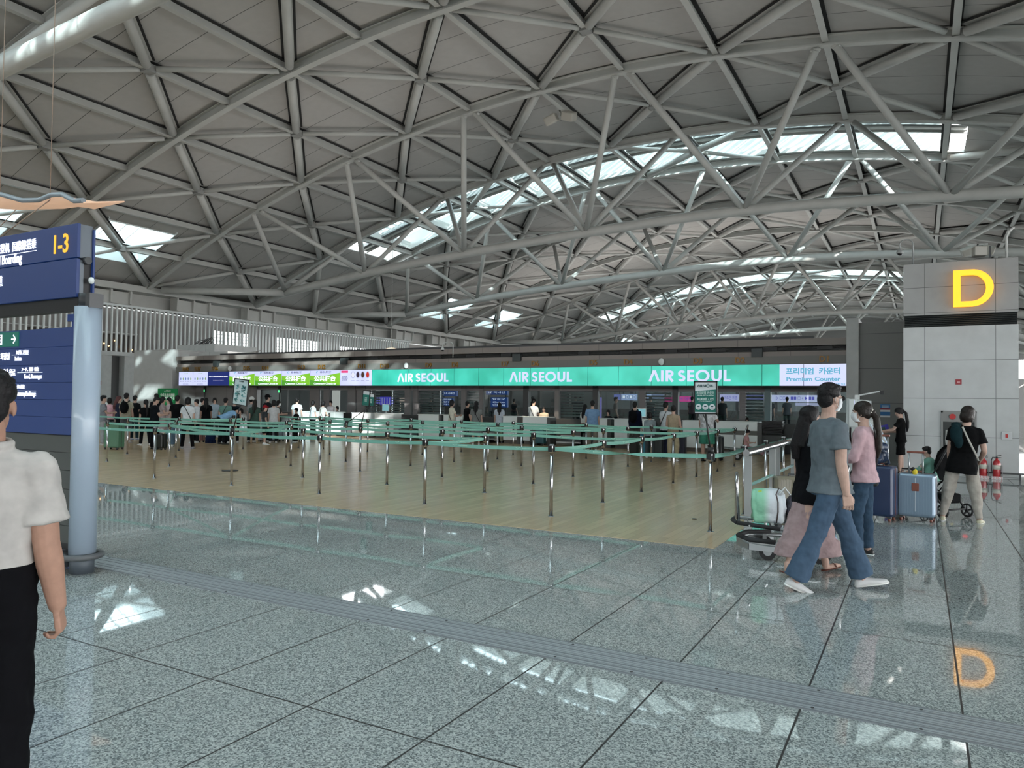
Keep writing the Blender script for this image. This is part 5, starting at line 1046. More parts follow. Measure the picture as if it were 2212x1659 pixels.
# ================================================================== PEOPLE
def rotv(ax,a): return Matrix.Rotation(a,3,ax)
DOWN=Vector((0,0,-1))
def voxel(o,v,it=2,disp=0,dscale=.2):
    r=o.modifiers.new('remesh','REMESH'); r.mode='VOXEL'; r.voxel_size=v; r.use_smooth_shade=True
    if disp:
        tx=bpy.data.textures.get('folds') or bpy.data.textures.new('folds','CLOUDS'); tx.noise_scale=dscale; d=o.modifiers.new('folds','DISPLACE'); d.texture=tx; d.strength=disp; d.mid_level=.5; d.texture_coords='LOCAL'
    if it: s=o.modifiers.new('smooth','SMOOTH'); s.iterations=it; s.factor=.5
    return o
def ellring(c,rx,ry,U,n=20,e=.85):
    out=[]
    for k in range(n):
        a=2*PI*k/n; cc,ss=math.cos(a),math.sin(a)
        out.append(c+U@Vector((rx*math.copysign(abs(cc)**e,cc),ry*math.copysign(abs(ss)**e,ss),0)))
    return out
def person(label,pos,h,face=0,near=False,lean=0,legs=((0,0,.03),(0,0,.03)),arms=((.05,.08,.25,0),(.05,.08,.25,0)),head=(0,0,0),shirt=('222222','tee'),pants=('20242c','long'),hair='short',hairm=None,shoes='c8c8c8',skin=None,build=1.0,extras=(),sitting=False,group=None,vox=None,arm_r=1.0,hand_curl=.6,cat='person',zoff=0,hoff=0,shoetype='shoe',hip_drop=0,spread=1.0,twist=0,sway=0):
    """face: heading, degrees clockwise seen from above, 0 = walking away from the camera"""
    s=h/1.70; b=build; v=vox or (.0085 if near else .02)
    pos=Vector(pos); away=Vector((pos.x,pos.y,0)).normalized(); rz=math.atan2(away.y,away.x)-PI/2-R(face)
    t=thing('person',label,cat,(pos.x,pos.y,pos.z),rz,group); skinm=skin or M_skin; hm=hairm or M_hair
    U=rotv('Y',sway)@rotv('Z',twist)@rotv('X',-lean); TW=rotv('Z',twist); J={}
    # legs first, to find the hip height
    lj=[]
    for side,(p,k,ab) in zip((-1,1),legs):
        hp=Vector((side*.088*b,0,-.03)); d1=rotv('Y',-side*ab)@rotv('X',p)@DOWN; kn=hp+d1*.415; d2=rotv('Y',-side*ab)@rotv('X',p-k)@DOWN; an=kn+d2*.40; fd=rotv('Z',-side*.12)@rotv('X',min(0,(p-k)*.9) if (p-k)<-.25 else max(0,(p-k)*.5))@Vector((0,1,0)); lj.append((hp,kn,an,fd))
    low=min(min(a.z-.075,a.z+fd.z*.17-.04) for _,_,a,fd in lj)
    hz=-low if not sitting else .47
    if sitting and zoff: hz=zoff
    H=Vector((0,0,hz)); lj=[(a+H,k+H,an+H,fd) for a,k,an,fd in lj]
    def up(x,y,z): return H+U@Vector((x,y,z))
    sc=lambda p:Vector(p)*s
    S=[up(sd*.164*b**.7,0,.432) for sd in (-1,1)]
    aj=[]
    for side,S0,(p,ab,be,inn) in zip((-1,1),S,arms):
        A=TW@rotv('Y',-side*ab)@rotv('X',p+(-lean*0)); d1=A@DOWN; el=S0+d1*.275; d2=TW@rotv('Y',-side*ab)@rotv('Z',side*inn)@rotv('X',p+be)@DOWN; wr=el+d2*.245; aj.append((S0,el,wr,d1,d2))
    hp_,hy,hr=head; HU=U@rotv('Z',-hy)@rotv('X',-hp_)@rotv('Y',hr) if True else U
    nb=up(0,-.005,.51); hc=nb+(U@rotv('X',-hp_*.6))@Vector((0,.02,.155))
    def hd(x,y,z): return hc+HU@Vector((x,y,z))
    # ---- skin body
    m=MB(); n=14 if near else 10
    m.loft([ellring(up(0,0,z),rx*.92*b,ry*.9*b,U,16) for z,rx,ry in ((-.08,.13,.10),(.0,.14,.10),(.13,.125,.09),(.3,.14,.10),(.44,.15,.095),(.50,.08,.07))])
    for S0 in S: m.caps([up(0,-.005,.475),S0+(up(0,0,.47)-S0)*.25],[.045,.042*b**.5],None,n)
    m.caps([up(0,-.012,.46),nb+(hc-nb)*.28,hc+HU@Vector((0,-.02,-.07))],[.062,.056,.054],None,n)
    m.ell(hd(0,-.012,.025),(.074,.094,.098),None,HU,20 if near else 12,14 if near else 8); m.ell(hd(0,.022,-.045),(.056,.064,.072),None,HU,16,10)
    m.ell(hd(0,.05,-.085),(.03,.028,.026),None,HU,10,6)      # chin
    m.loft([[hd(x*w,.080+d,z) for x,d in ((-1,-.01),(0,e),(1,-.01))]+[hd(0,.06,z)] for z,w,e in ((.02,.008,.0),(-.005,.012,.018),(-.022,.016,.026),(-.03,.012,.008))],None)   # nose
    for sd in (-1,1):
        m.ell(hd(sd*.076,-.012,-.012),(.010,.018,.030),None,HU,8,6)
        if near: m.ell(hd(sd*.03,.074,.022),(.02,.01,.008),None,HU,8,5); m.ell(hd(sd*.032,.050,-.03),(.020,.016,.020),None,HU,8,6)
    if near: m.ell(hd(0,.082,-.055),(.022,.010,.006),None,HU,10,5); m.ell(hd(0,.081,-.066),(.019,.010,.006),None,HU,10,5)
    ar=arm_r*b**.5
    for (S0,el,wr,d1,d2),side in zip(aj,(-1,1)):
        m.caps([S0,S0+(el-S0)*.45,el,el+(wr-el)*.3,wr],[.045*ar,.044*ar,.037*ar,.039*ar,.026*ar],None,n)
        # hand
        inward=Vector((-side,0,0)); wdir=d2.cross(inward); 
        if wdir.length<.1: wdir=Vector((0,1,0))
        wdir.normalize(); nrm=wdir.cross(d2)*1.0
        if nrm.dot(inward)<0: nrm=-nrm
        fwd=wdir if wdir.y>0 else -wdir
        palm=wr+d2*.05; m.loft([[wr+d2*q+fwd*(w*cx)+nrm*(.013*cz) for cx,cz in ((-1,-.8),(0,-1),(1,-.8),(1,.8),(0,1),(-1,.8))] for q,w in ((-.01,.024),(.03,.034),(.085,.040),(.10,.036))])
        if near or True:
            for fi,(off,L) in enumerate(((.033,.072),(.0115,.080),(-.0105,.075),(-.032,.060))):
                base=wr+d2*.092+fwd*off; c=hand_curl*(1+.12*fi); dA=(d2*math.cos(c*.6)+nrm*math.sin(c*.6)); dB=(d2*math.cos(c*1.5)+nrm*math.sin(c*1.5)); dC=(d2*math.cos(c*2.3)+nrm*math.sin(c*2.3))
                p1=base+dA*L*.45; p2=p1+dB*L*.32; p3=p2+dC*L*.23; m.caps([base,p1,p2,p3],[.0088,.0083,.0078,.0068] if near else [.0095,.009,.0085,.007],None,8)
            tb=wr+d2*.025+fwd*.028; td=(d2*.75+fwd*.45+nrm*.35).normalized(); m.caps([tb,tb+td*.038,tb+td*.038+(d2*.9+nrm*.4).normalized()*.032],[.013,.011,.009],None,8)
    if pants[1] not in('shorts','skirt','none','longskirt'):
        for hp,kn,an,fd in lj: m.caps([hp,kn,an],[.05,.042,.034],None,8)
    if pants[1] in('shorts','skirt','none','longskirt'):
        for hp,kn,an,fd in lj: m.caps([hp,hp+(kn-hp)*.5,kn,kn+(an-kn)*.3,an],[.085*b,.072*b,.052*b,.052*b,.034],None,n)
    for (hp,kn,an,fd) in lj:
        m.caps([an+Vector((0,0,.02)),an+Vector((0,0,-.025))],[.036,.036],None,8)
        if shoetype=='sandal': m.caps([an+Vector((0,0,-.045)),an+Vector((0,0,-.055))+fd*.13,an+Vector((0,0,-.06))+fd*.17],[.028,.028,.02],None,8)
    m.v=[tuple(Vector(q)*s) for q in m.v]; o=voxel(m.build('body',skinm,t),(.0048 if near and v<.01 else v*.85),1 if near else 2)
    # ---- shirt
    sc_,st=shirt[0],shirt[1]; sm_=cloth(sc_) if isinstance(sc_,str) else sc_
    if st!='none':
        m=MB(); long_=st in('dress','longtop'); bot=-.10
        rings=[(.485,.105,.080),(.465,.145,.092),(.44,.170,.104),(.37,.172,.118),(.25,.165,.118),(.12,.158,.112),(.02,.170,.122),(bot,.192,.152)]
        if st=='polo': rings=rings[:-2]+[(.06,.160,.114),(.0,.15,.105)]
        if st=='dress': rings+=[(-.25,.20,.15),(-.45,.24,.19)]
        if st=='longtop': rings+=[(-.19,.196,.15)]
        if st=='crop': rings=rings[:5]+[(.06,.158,.112)]
        m.loft([ellring(up(0,0,.505),.072,.07,U,22),*[ellring(up(0,.0,z),rx*b,ry*b,U,22) for z,rx,ry in rings]])
        for S0 in S: m.caps([up(0,-.005,.475),S0+(up(0,0,.47)-S0)*.15],[.056,.056*b**.5],None,n)
        slv={'tee':.62,'dress':.62,'longtop':.6,'sleeveless':.0,'vest':0,'crop':.6,'three':1.35,'long':1.9,'jacket':1.9,'polo':.72}[st]
        for (S0,el,wr,d1,d2),side in zip(aj,(-1,1)):
            m.ell(S0+Vector((side*-.014,0,-.008)),(.058*ar,.062*ar,.058*ar))
            if slv>0:
                if slv<=1: e=S0+d1*.275*slv; m.caps([S0+Vector((side*-.004,0,-.004)),S0+(e-S0)*.6],[.057*ar,.060*ar],None,n); m.tube([S0+(e-S0)*.5,e],[.060*ar,.070*ar],None,16)
                else: e=el+(wr-el)*(slv-1); m.caps([S0,el],[.058,.052],None,n); m.tube([el,e],[.055,.048 if slv<1.6 else .04],None,14)
        if st=='polo': m.tube([up(.075*math.cos(a),-.0+.07*math.sin(a),.525+.01*math.sin(a)) for a in [2*PI*i/16 for i in range(16)]],.016,None,8,closed=True)
        m.v=[tuple(Vector(q)*s) for q in m.v]; voxel(m.build('shirt',sm_,t),v,3 if near else 1,.022 if near else .0,.09)
    # ---- lower clothing
    pc,pt=pants; pm=cloth(pc) if isinstance(pc,str) else pc
    if pt!='none':
        m=MB(); m.loft([ellring(up(0,0,z),rx*b*tk,ry*b*tk,U,20) for z,rx,ry,tk in ((.09 if st=='polo' else .06,.155,.110,1.07 if st=='polo' else .84),(.02,.158,.112,1.07 if st=='polo' else .86),(-.05,.17,.122,.92),(-.12,.165,.12,1))])
        if pt in('long','jeans','loose','flare','jogger'):
            wk,wh={'long':(.066,.060),'jeans':(.068,.072),'loose':(.085,.085),'flare':(.074,.096),'jogger':(.088,.048)}[pt]
            for hp,kn,an,fd in lj: m.caps([hp+Vector((0,0,-.01)),hp+(kn-hp)*.5,kn],[.087*b,.082*b,wk+.004],None,n); m.tube([kn,kn+(an-kn)*.5,an+Vector((0,0,.0))],[wk,(wk+wh)/2,wh],None,16)
        elif pt=='shorts':
            for hp,kn,an,fd in lj: m.caps([hp,hp+(kn-hp)*.5],[.098*b,.096*b],None,n); m.tube([hp+(kn-hp)*.4,hp+(kn-hp)*.95],[.095*b,.102*b],None,16)
        elif pt in('skirt','longskirt'):
            f=.65 if pt=='skirt' else 1.6; k1=(lj[0][1]+lj[1][1])/2; a1=(lj[0][2]+lj[1][2])/2; dx=abs(lj[0][1].y-lj[1][1].y)/2; da=abs(lj[0][2].y-lj[1][2].y)/2
            I=Matrix.Identity(3); h0=H+Vector((0,0,-.12))
            if pt=='skirt': m.loft([ellring(h0,.17*b,.125*b,I),ellring(h0+(k1-h0)*.8,.19,.16+dx,I)])
            else: m.loft([ellring(h0+Vector((0,0,.05)),.155*b,.115*b,I),ellring(h0+(k1-h0)*.5,.165,.13+dx*.4,I),ellring(k1,.172,.14+dx*.8,I),ellring(k1+(a1-k1)*.3,.175,.14+dx*.8+da*.12,I),ellring(k1+(a1-k1)*.36,.195,.16+dx*.8+da*.18,I),ellring(k1+(a1-k1)*.74,.215,.17+da*.66,I)],None,True)
        m.v=[tuple(Vector(q)*s) for q in m.v]; voxel(m.build('trousers' if 'skirt' not in pt else 'skirt',pm,t),v,3 if near else 1,.028 if near else 0,.09)
    # ---- shoes
    if shoes:
        shm=mat('shoe_'+shoes,srgb(shoes),.55)
        for (hp,kn,an,fd) in lj:
            m=MB(); side=fd.cross(Vector((0,0,1))).normalized(); upv=side.cross(fd)
            base=an+upv*-.045*1.0-Vector((0,0,.0)); rg=[]
            prof=((-.065,.020,.035),(-.05,.034,.06),(.0,.040,.068),(.06,.043,.050),(.12,.048,.034),(.17,.044,.028),(.205,.024,.018)) if shoetype!='sandal' else ((-.06,.02,.006),(-.03,.034,.008),(.05,.036,.008),(.12,.045,.008),(.18,.036,.008))
            for q,w,hh in prof: rg.append([base+fd*q+side*(w*math.cos(a))+upv*(-.03+hh*.5+(hh*.5+.004)*math.sin(a)*(1 if math.sin(a)>0 else 1)) for a in [2*PI*k/12 for k in range(12)]])
            m.loft(rg)
            if shoetype!='sandal': m.tube([an+Vector((0,0,-.01)),an+Vector((0,0,.03))],[.045,.042],None,10)
            if shoetype=='sandal': m.tube([base+fd*.10+side*.047+upv*-.02,base+fd*.09+upv*.035,base+fd*.10-side*.047+upv*-.02],.012,None,6); m.tube([an+side*.035+Vector((0,0,-.03)),an-fd*.045+Vector((0,0,-.01)),an-side*.035+Vector((0,0,-.03))],.008,None,6)
            m.v=[tuple(Vector(q)*s) for q in m.v]; o=m.build('sandal' if shoetype=='sandal' else 'shoe',shm,t)
            if near: o2=o.modifiers.new('s','SUBSURF'); o2.levels=1; o2.render_levels=1
            if near and shoetype!='sandal':
                m=MB(); m.loft([[base+fd*q+side*(w*1.06*math.cos(a))+upv*(-.032+.010*math.sin(a)) for a in [2*PI*k/12 for k in range(12)]] for q,w,hh in prof]); m.v=[tuple(Vector(q)*s) for q in m.v]; m.build('sole',mat('sole_white',(.7,.7,.68),.6) if shoes!='1a1a1a' else M_white,t)
    # ---- hair
    m=MB()
    def he(x,y,z,r): m.ell(hd(x,y,z),r,None,HU,16,10)
    if hair in('short','crop'):
        he(0,-.022,.050,(.083,.098,.088)); he(0,-.055,-.005,(.072,.058,.075)); he(0,.03,.095,(.06,.06,.035))
        for sd in (-1,1): he(sd*.066,-.022,.048,(.020,.055,.036))
        if near:
            rnd=random.Random(1)
            for i in range(60): a=rnd.uniform(0,2*PI); e=rnd.uniform(.3,1.5); he(.078*math.cos(a)*math.cos(e),-.02+.092*math.sin(a)*math.cos(e),.045+.085*math.sin(e),(.014,.020,.012))
    elif hair=='bob':
        he(0,-.02,.045,(.092,.106,.096)); he(0,-.05,-.03,(.090,.075,.095))
        for sd in (-1,1): he(sd*.068,-.015,-.02,(.025,.05,.085))
    elif hair in('long','pony','bun'):
        he(0,-.02,.045,(.084,.102,.090)); he(0,-.055,.0,(.075,.055,.08))
        for sd in (-1,1): he(sd*.070,-.02,.01,(.018,.045,.06))
        if hair=='long':
            pts=[hd(0,-.05,.0),hd(0,-.075,-.10),up(0,-.115,.38),up(0,-.13,.25)]; m.tube(pts,[(.08,.06),(.095,.045),(.10,.035),(.06,.02)],None,14,ref=(1,0,0))
            m.tube([(pts[0]+pts[1])/2,*pts[1:3]],[(.06,.085),(.045,.095),(.035,.09)],None,14,ref=(1,0,0))
        if hair=='pony':
            he(0,-.11,.0,(.035,.04,.035)); pts=[hd(0,-.11,.0),hd(0,-.15,-.07),up(-.01,-.15,.42),up(-.02,-.155,.27),up(-.02,-.14,.16)]; m.tube(pts,[.03,.036,.042,.034,.012],None,12)
        if hair=='bun': he(0,-.085,.075,(.045,.045,.045))
    if hair in('cap','capw','capr'):
        he(0,-.045,.0,(.076,.062,.08))
    if m.v:
        m.v=[tuple(Vector(q)*s) for q in m.v]; voxel(m.build('hair',hm,t),v*.8,1)
    if hair.startswith('cap'):
        cm={'cap':cloth('0c0c0e'),'capw':cloth('c9c9c9'),'capr':cloth('8a1a24')}[hair]; m=MB(); m.ell(hd(0,-.012,.055),(.085,.104,.085),None,HU,16,10)
        m.loft([[hd(x,.07+y,.055+z) for x,y,z in ((-.07,0,0),(0,.02,.008),(.07,0,0),(.07,0,-.008),(0,.02,0),(-.07,0,-.008))],[hd(x,.13+y,.045+z) for x,y,z in ((-.05,0,0),(0,.03,.006),(.05,0,0),(.05,0,-.008),(0,.03,-.002),(-.05,0,-.008))]])
        m.v=[tuple(Vector(q)*s) for q in m.v]; m.build('cap',cm,t)
    # ---- extras
    def fin(m,name,mt): m.v=[tuple(Vector(q)*s) for q in m.v]; return m.build(name,mt,t)
    if near:
        m=MB()
        for sd in (-1,1): m.ell(hd(sd*.031,.078,.006),(.013,.010,.008),mat('eye_white',(.7,.68,.65),.3),HU,10,6); m.ell(hd(sd*.031,.086,.006),(.005,.004,.005),M_blackg,HU,8,5)
        fin(m,'eyes',None)
        m=MB(); 
        for sd in (-1,1): m.tube([hd(sd*.014,.084,.027),hd(sd*.032,.083,.032),hd(sd*.050,.070,.026)],.0035,None,5)
        fin(m,'eyebrows',M_hair)
    for ex in extras:
        k=ex[0]
        if k=='mask':
            m=MB(); m.loft([[hd(x,y,z) for x,y in ((-.062,.035+q),(-.054,.070+q),(-.028,.094+q),(0,.106+q),(.028,.094+q),(.054,.070+q),(.062,.035+q))] for z,q in ((.004,-.004),(-.025,.006),(-.06,.0),(-.098,-.030))],None,True,False); 
            for sd in (-1,1): m.tube([hd(sd*.058,.035,-.005),hd(sd*.08,-.02,.015),hd(sd*.083,-.03,-.01),hd(sd*.058,.035,-.075)],.002,None,5)
            fin(m,'face_mask',mat('mask_white',(.72,.74,.76),.7))
        if k=='glasses':
            m=MB()
            for sd in (-1,1): m.ell(hd(sd*.033,.098,.008),(.026,.006,.020),M_blackg,HU,14,8); m.tube([hd(sd*.058,.092,.012),hd(sd*.078,.0,.010)],.003,M_black,6)
            m.tube([hd(-.012,.103,.012),hd(.012,.103,.012)],.003,M_black,6); fin(m,'sunglasses',None)
        if k=='strap':      # cross-body strap from shoulder on one side to opposite hip, both sides of the torso
            sd=ex[1]; bm_=ex[3] if len(ex)>3 else M_black; m=MB(); f=[]; 
            for i in range(9): q=i/8; x=sd*(.09-.26*q); z=.50-.52*q; f.append((x,z))
            bulge=lambda x:.128*b*math.sqrt(max(.12,1-(x/(.20*b))**2))
            m.tube([up(x,-bulge(x)-.004,z) for x,z in f],(.016,.004) if 0 else .011,None,6); m.tube([up(x,bulge(x)+.004,z) for x,z in f],.011,None,6); fin(m,'bag_strap',bm_)
            if ex[2]: m=MB(); c=up(-sd*.19,.03 if ex[2]>0 else -.06,-.06); w_=abs(ex[2]); m.loft([ellring(c+Vector((0,0,z)),.045,q*w_,Matrix.Identity(3),16,.5) for z,q in ((-.10,.9),(-.08,1),(.04,1),(.06,.9))]); fin(m,'shoulder_bag',bm_)
        if k=='backpack':
            m=MB(); m.ell(up(0,-.19*b,.30),(.15,.10,.22),None,U,14,10); m.ell(up(0,-.26*b,.22),(.11,.06,.12),None,U,12,8); voxel(fin(m,'backpack',cloth(ex[1])),max(v,.012),2)
            m=MB()
            for sd in (-1,1): m.tube([up(sd*.09,-.13,.47),up(sd*.095,.0,.545),up(sd*.10,.115,.42),up(sd*.11,.125,.25),up(sd*.15,.0,.12)],.016,None,6)
            fin(m,'straps',cloth(ex[1]))
        if k=='phone':
            w=aj[1][2]+aj[1][4]*.09; m=MB(); m.box(w+Vector((-.02,.03,.02)),(.075,.01,.15),None,(R(-35),0,0)); fin(m,'phone',M_blackg)
        if k=='mask0': pass
    t['_']=0; del t['_']
    P={'t':t,'hd':hd,'up':up,'aj':aj,'lj':lj,'s':s,'fin':fin,'H':H,'rz':rz}
    return P
def hpx(foot,top_y,px=None,y=None):
    g=ground(*foot) if y is None else atY(foot[0],foot[1],y)
    gx=Vector((g.x,g.y,0)); D=gx.length; d=ray(px or foot[0],top_y); k=D/math.hypot(d.x,d.y); return gx, max(.8,CH+d.z*k)
def gpx(px,y): p=atY(px,900,y); return Vector((p.x,p.y,0))
def standing(label,px,top,fy=None,Y=None,px2=None,**k):
    if fy: g=ground(px,fy)
    else: g=gpx(px,Y)
    g=Vector((g.x,g.y,0)); D=math.hypot(g.x,g.y); d=ray(px2 or px,top); hh=CH+d.z*D/math.hypot(d.x,d.y)
    hh=hh*1.0
    return person(label,g+Vector((0,0,.004)),hh+k.pop('dh',0),**k)
walk=((.38,.05,.0),(-.28,.22,.0)); A0=((.05,.10,.25,0),(.05,.10,.25,0)); phone=((.35,.05,1.35,.5),(.35,.05,1.35,.5)); fold=((.25,.1,1.2,.9),(.25,.1,1.2,.9))
lst=((.0,0,.04),(.0,0,.04))
# ---- the crowd in the queue, far left
standing('person in a grey tee at the far left of the queue holding a phone',221,855,fy=962,face=85,shirt=('7d8087','tee'),pants=('9fa2a6','long'),arms=phone)
standing('person in a pink top behind the grey tee person at the far left',236,860,Y=16.6,face=10,shirt=('d9a9b4','tee'),pants=('2a2d33','long'),hair='bob')
standing('person with long dark red hair and a plaid shirt beside the sage suitcase',256,856,Y=16.4,face=95,shirt=('262a3c','long'),pants=('121418','long'),hair='long',hairm=M_hairr,arms=phone)
standing('person in a cream tee with a black backpack and grey shorts in the queue',271,850,fy=957,face=20,shirt=('a29d8c','tee'),pants=('54565a','shorts'),extras=(('backpack','0b0c0e'),))
standing('black haired person in dark clothes behind the cream tee backpacker',291,855,Y=17,face=30,shirt=('111216','tee'),pants=('1d3238','long'),shoes='b9bfd0')
standing('person with a black ponytail in black, striding in white shoes',313,863,fy=963,face=-20,shirt=('0c0d10','tee'),pants=('0d0e12','long'),hair='pony',legs=((.2,.05,.02),(-.2,.1,.02)),shoes='d8d8d8')
standing('man in a black tee looking down at his phone beside the little trolley case',332,857,fy=971,px2=338,face=75,shirt=('0d1016','tee'),pants=('0c0d11','loose'),arms=phone,head=(.5,0,0),shoes='0b0b0c',build=1.1)
standing('short haired person in black half hidden behind the man with his phone',337,851,Y=17.8,face=0,shirt=('14161a','tee'),pants=('101216','long'))
standing('person in a floral dress standing behind the man with his phone',351,858,Y=16.8,face=100,shirt=('9c8f90','dress'),pants=('b79c8f','none'),hair='bob',arms=phone)
standing('long haired person in a white floral top in front of the green poster',364,859,Y=17.3,face=-110,shirt=('b5a6a8','tee'),pants=('7fa0a4','long'),hair='long',arms=fold)
standing('man in a black tee, blue jeans and white shoes, seen from behind in the queue',381,855,fy=965,face=15,shirt=('0a0b0d','tee'),pants=('55697a','jeans'),shoes='cfcfcf',build=1.08)
P=standing('person in a white tee with a black strap and black trousers in the queue',404,859,fy=970,face=10,shirt=('c9ccd0','tee'),pants=('0b0b0d','long'),hair='bob',extras=(('strap',-1,0),),shoes='9a9aa0',legs=((.05,0,.1),(.02,0,.1)))
standing('dark haired person facing left in a white top beside the white tee person',424,863,Y=17.2,face=-120,shirt=('b9bcc0','long'),pants=('101114','long'),hair='bun')
standing('person in a black dress with long hair beyond the white tee person',445,860,Y=18.6,face=0,shirt=('101013','dress'),pants=('111','none') if 0 else ('101114','none'),hair='long')
standing('person in pale clothes standing before the grey wall near number D16',437,861,Y=20,face=60,shirt=('b6b4ac','tee'),pants=('8c8a84','long'))
standing('dark haired person in a pale top near the green lamp post',463,860,Y=20.2,face=180,shirt=('9fb0bd','tee'),pants=('23262c','long'),hair='bob')
standing('person in a mint green shirt with a dark strap beside the tilted poster',487,860,Y=17.6,face=20,shirt=('5f7f76','tee'),pants=('1b1e22','long'),extras=(('strap',1,0),),build=1.12)
standing('broad shouldered man in a dark slate tee behind the tilted poster stem',506,862,Y=18.0,face=0,shirt=('101820','tee'),pants=('15171b','long'),build=1.2)
g=ground(478,960); P=person('man in a pale blue shirt bending down over the bags on the floor',Vector((g.x,g.y,0)),1.66,face=70,lean=1.15,legs=((.05,.1,.1),(.1,.15,.1)),arms=((.1,.05,.3,0),(.0,.05,.2,0)),head=(.3,0,0),shirt=('7fa6c8','tee'),pants=('0d0f14','long'),shoes='0b0b0c')
standing('person in a white cap beside the tilted poster',543,858,Y=18.6,face=40,shirt=('8b8d90','tee'),pants=('1b1d22','long'),hair='capw')
standing('brown haired person in an olive green dress with a black shoulder bag',549,864,fy=957,face=10,shirt=('3c4f48','dress'),pants=('111111','none'),hair='long',hairm=M_hairb,shoes='a08a6c',extras=(('strap',1,.13),))
standing('tall man in a black cap and dark hoodie behind the child in red',577,853,Y=19.2,px2=576,face=60,shirt=('1b1e22','jacket'),pants=('14161a','loose'),hair='cap',build=1.15)
standing('child in a red cap, grey tee and dark shorts with white shoes',571,876,fy=961,px2=572,face=80,shirt=('33373b','tee'),pants=('0b0c0f','shorts'),hair='capr',shoes='d8d8d8')
standing('black haired person in a white top near the silver suitcases',591,865,Y=18.8,face=0,shirt=('b8b9bb','tee'),pants=('15171b','long'),hair='bob')
standing('person in a white mask and dark floral shirt looking right',601,866,Y=20.6,face=110,shirt=('3e3c3a','tee'),pants=('4c534f','loose'),hair='bob',extras=(('mask',),),arms=phone)
standing('man in a white tee leaning at the left check-in desk',641,860,Y=22.6,face=20,shirt=('bfc4c8','tee'),pants=('14161a','long'),build=1.12)
standing('child in a black cap and black top before the man in white',640,882,Y=19.5,face=-60,shirt=('0b0b0d','tee'),pants=('0c0c0e','long'),hair='cap')
standing('woman in a white top with a small black bag, facing right at the desk',676,866,Y=22.9,face=60,shirt=('bcc3c8','tee'),pants=('0d0e12','long'),hair='bob',extras=(('strap',1,.11),))
standing('woman in white leaning on the desk beside the woman with a black bag',695,867,Y=23.1,face=50,lean=.12,shirt=('c3c3c0','tee'),pants=('0f1014','long'),hair='bob',arms=fold,extras=(('strap',-1,.12),))
standing('check-in agent in a white uniform facing the queue before the bright doorway',714,866,Y=24.9,face=-150,shirt=('c9c3c6','long'),pants=('16181c','long'),hair='bun',arms=fold)
standing('seated dark haired agent beside the bright doorway',728,878,Y=25.0,face=-120,shirt=('15161a','tee'),pants=('15161a','long'),hair='bob')
# ---- people at the middle counters
standing('woman in a cream tee and white shorts at the desk under D8',975,865,fy=960,face=70,shirt=('c4c2b4','tee'),pants=('b9bab6','shorts'),hair='bob',shoes='c9c9c9',extras=(('strap',-1,.12),),arms=phone)
standing('man in a black tee with a pale shoulder stripe beside the grey dress',1008,867,Y=23.2,face=60,shirt=('0c0d11','tee'),pants=('5c5e60','long'),lean=.05)
standing('woman in a loose grey dress with a white bag strap near the desk under D7',1028,867,fy=963,face=15,shirt=('6d7070','dress'),pants=('6d7070','none'),hair='long',shoes='c9c9c9',extras=(('strap',-1,.0),),build=1.1)
standing('woman with long black hair in a white shirt and beige trousers at the desk',1078,870,fy=957,face=5,shirt=('b7bfcb','tee'),pants=('8a8878','loose'),hair='long',shoes='77777a')
standing('man in a white tee and black trousers at the lamp lit desk',1151,862,fy=958,face=30,shirt=('c6cbd0','tee'),pants=('0b0b0d','loose'),extras=(('strap',-1,0),),arms=phone,head=(.35,0,0))
standing('check-in agent in pale uniform lit by a desk lamp behind the counter',1175,879,Y=25.0,face=-165,shirt=('c9b9a0','long'),pants=('16181c','long'),hair='bun',arms=fold)
la=bpy.data.lights.new('desk_lamp_light','SPOT'); la.energy=70; la.color=(1,.88,.7); la.spot_size=R(80); la.shadow_soft_size=.05; lo=bpy.data.objects.new('desk_lamp_light',la); COL.objects.link(lo); p=atY(1168,850,24.6); lo.location=(p.x,24.3,2.0); lo.rotation_euler=(R(20),0,0)
standing('woman in a white top and black trousers with long hair beside the pale blue tee',1263,874,fy=971,face=40,shirt=('c2c5c4','crop'),pants=('0b0b0d','loose'),hair='long')
standing('man in a pale blue tee and beige trousers, seen from behind',1279,866,fy=974,face=0,shirt=('6e8db0','tee'),pants=('7d756c','loose'),shoes='c9c9c9',build=1.15)
standing('seated agent behind the desk beside the man in pale blue',1314,886,Y=25.1,face=-150,shirt=('14151a','tee'),pants=('14151a','long'),hair='bob')
standing('man in a navy shirt with a big black backpack and grey shorts',1371,869,fy=980,face=20,shirt=('0e1528','jacket'),pants=('4a4844','shorts'),shoes='c9c9c9',extras=(('backpack','0a0b0e'),))
standing('short person in a pale grey hooded top near the suitcases',1404,891,Y=20.6,face=0,shirt=('7f8a90','jacket'),pants=('40464a','long'),hair='bob')
standing('man in a white polo with a black strap beside the woman in a tan vest',1438,869,Y=21.3,face=30,shirt=('c2c8ce','tee'),pants=('10131a','long'),extras=(('strap',1,.1),),arms=fold)
standing('woman in a tan vest over beige trousers with her hair tied up',1454,876,fy=997,face=5,shirt=('968874','sleeveless'),pants=('a59a80','jogger'),hair='bun',shoes='c9c9c9',arms=((.2,.15,1.3,.9),(.1,.15,.6,0)))
standing('man in green shorts and a pale floral tee standing behind the price sign',1527,868,fy=997,px2=1530,face=25,shirt=(mat('floral_tee',(.5,.52,.55),.9,noise=.45,nscale=14),'tee'),pants=('3f8470','shorts'),shoes='101010',build=1.2,arms=((.1,.15,.5,0),(.7,.25,1.4,.6)),extras=(('strap',-1,.0),))
standing('brown haired seated agent behind the nearest desk',1614,903,Y=25.1,face=-170,shirt=('202024','tee'),pants=('202024','long'),hair='bob',hairm=M_hairb)
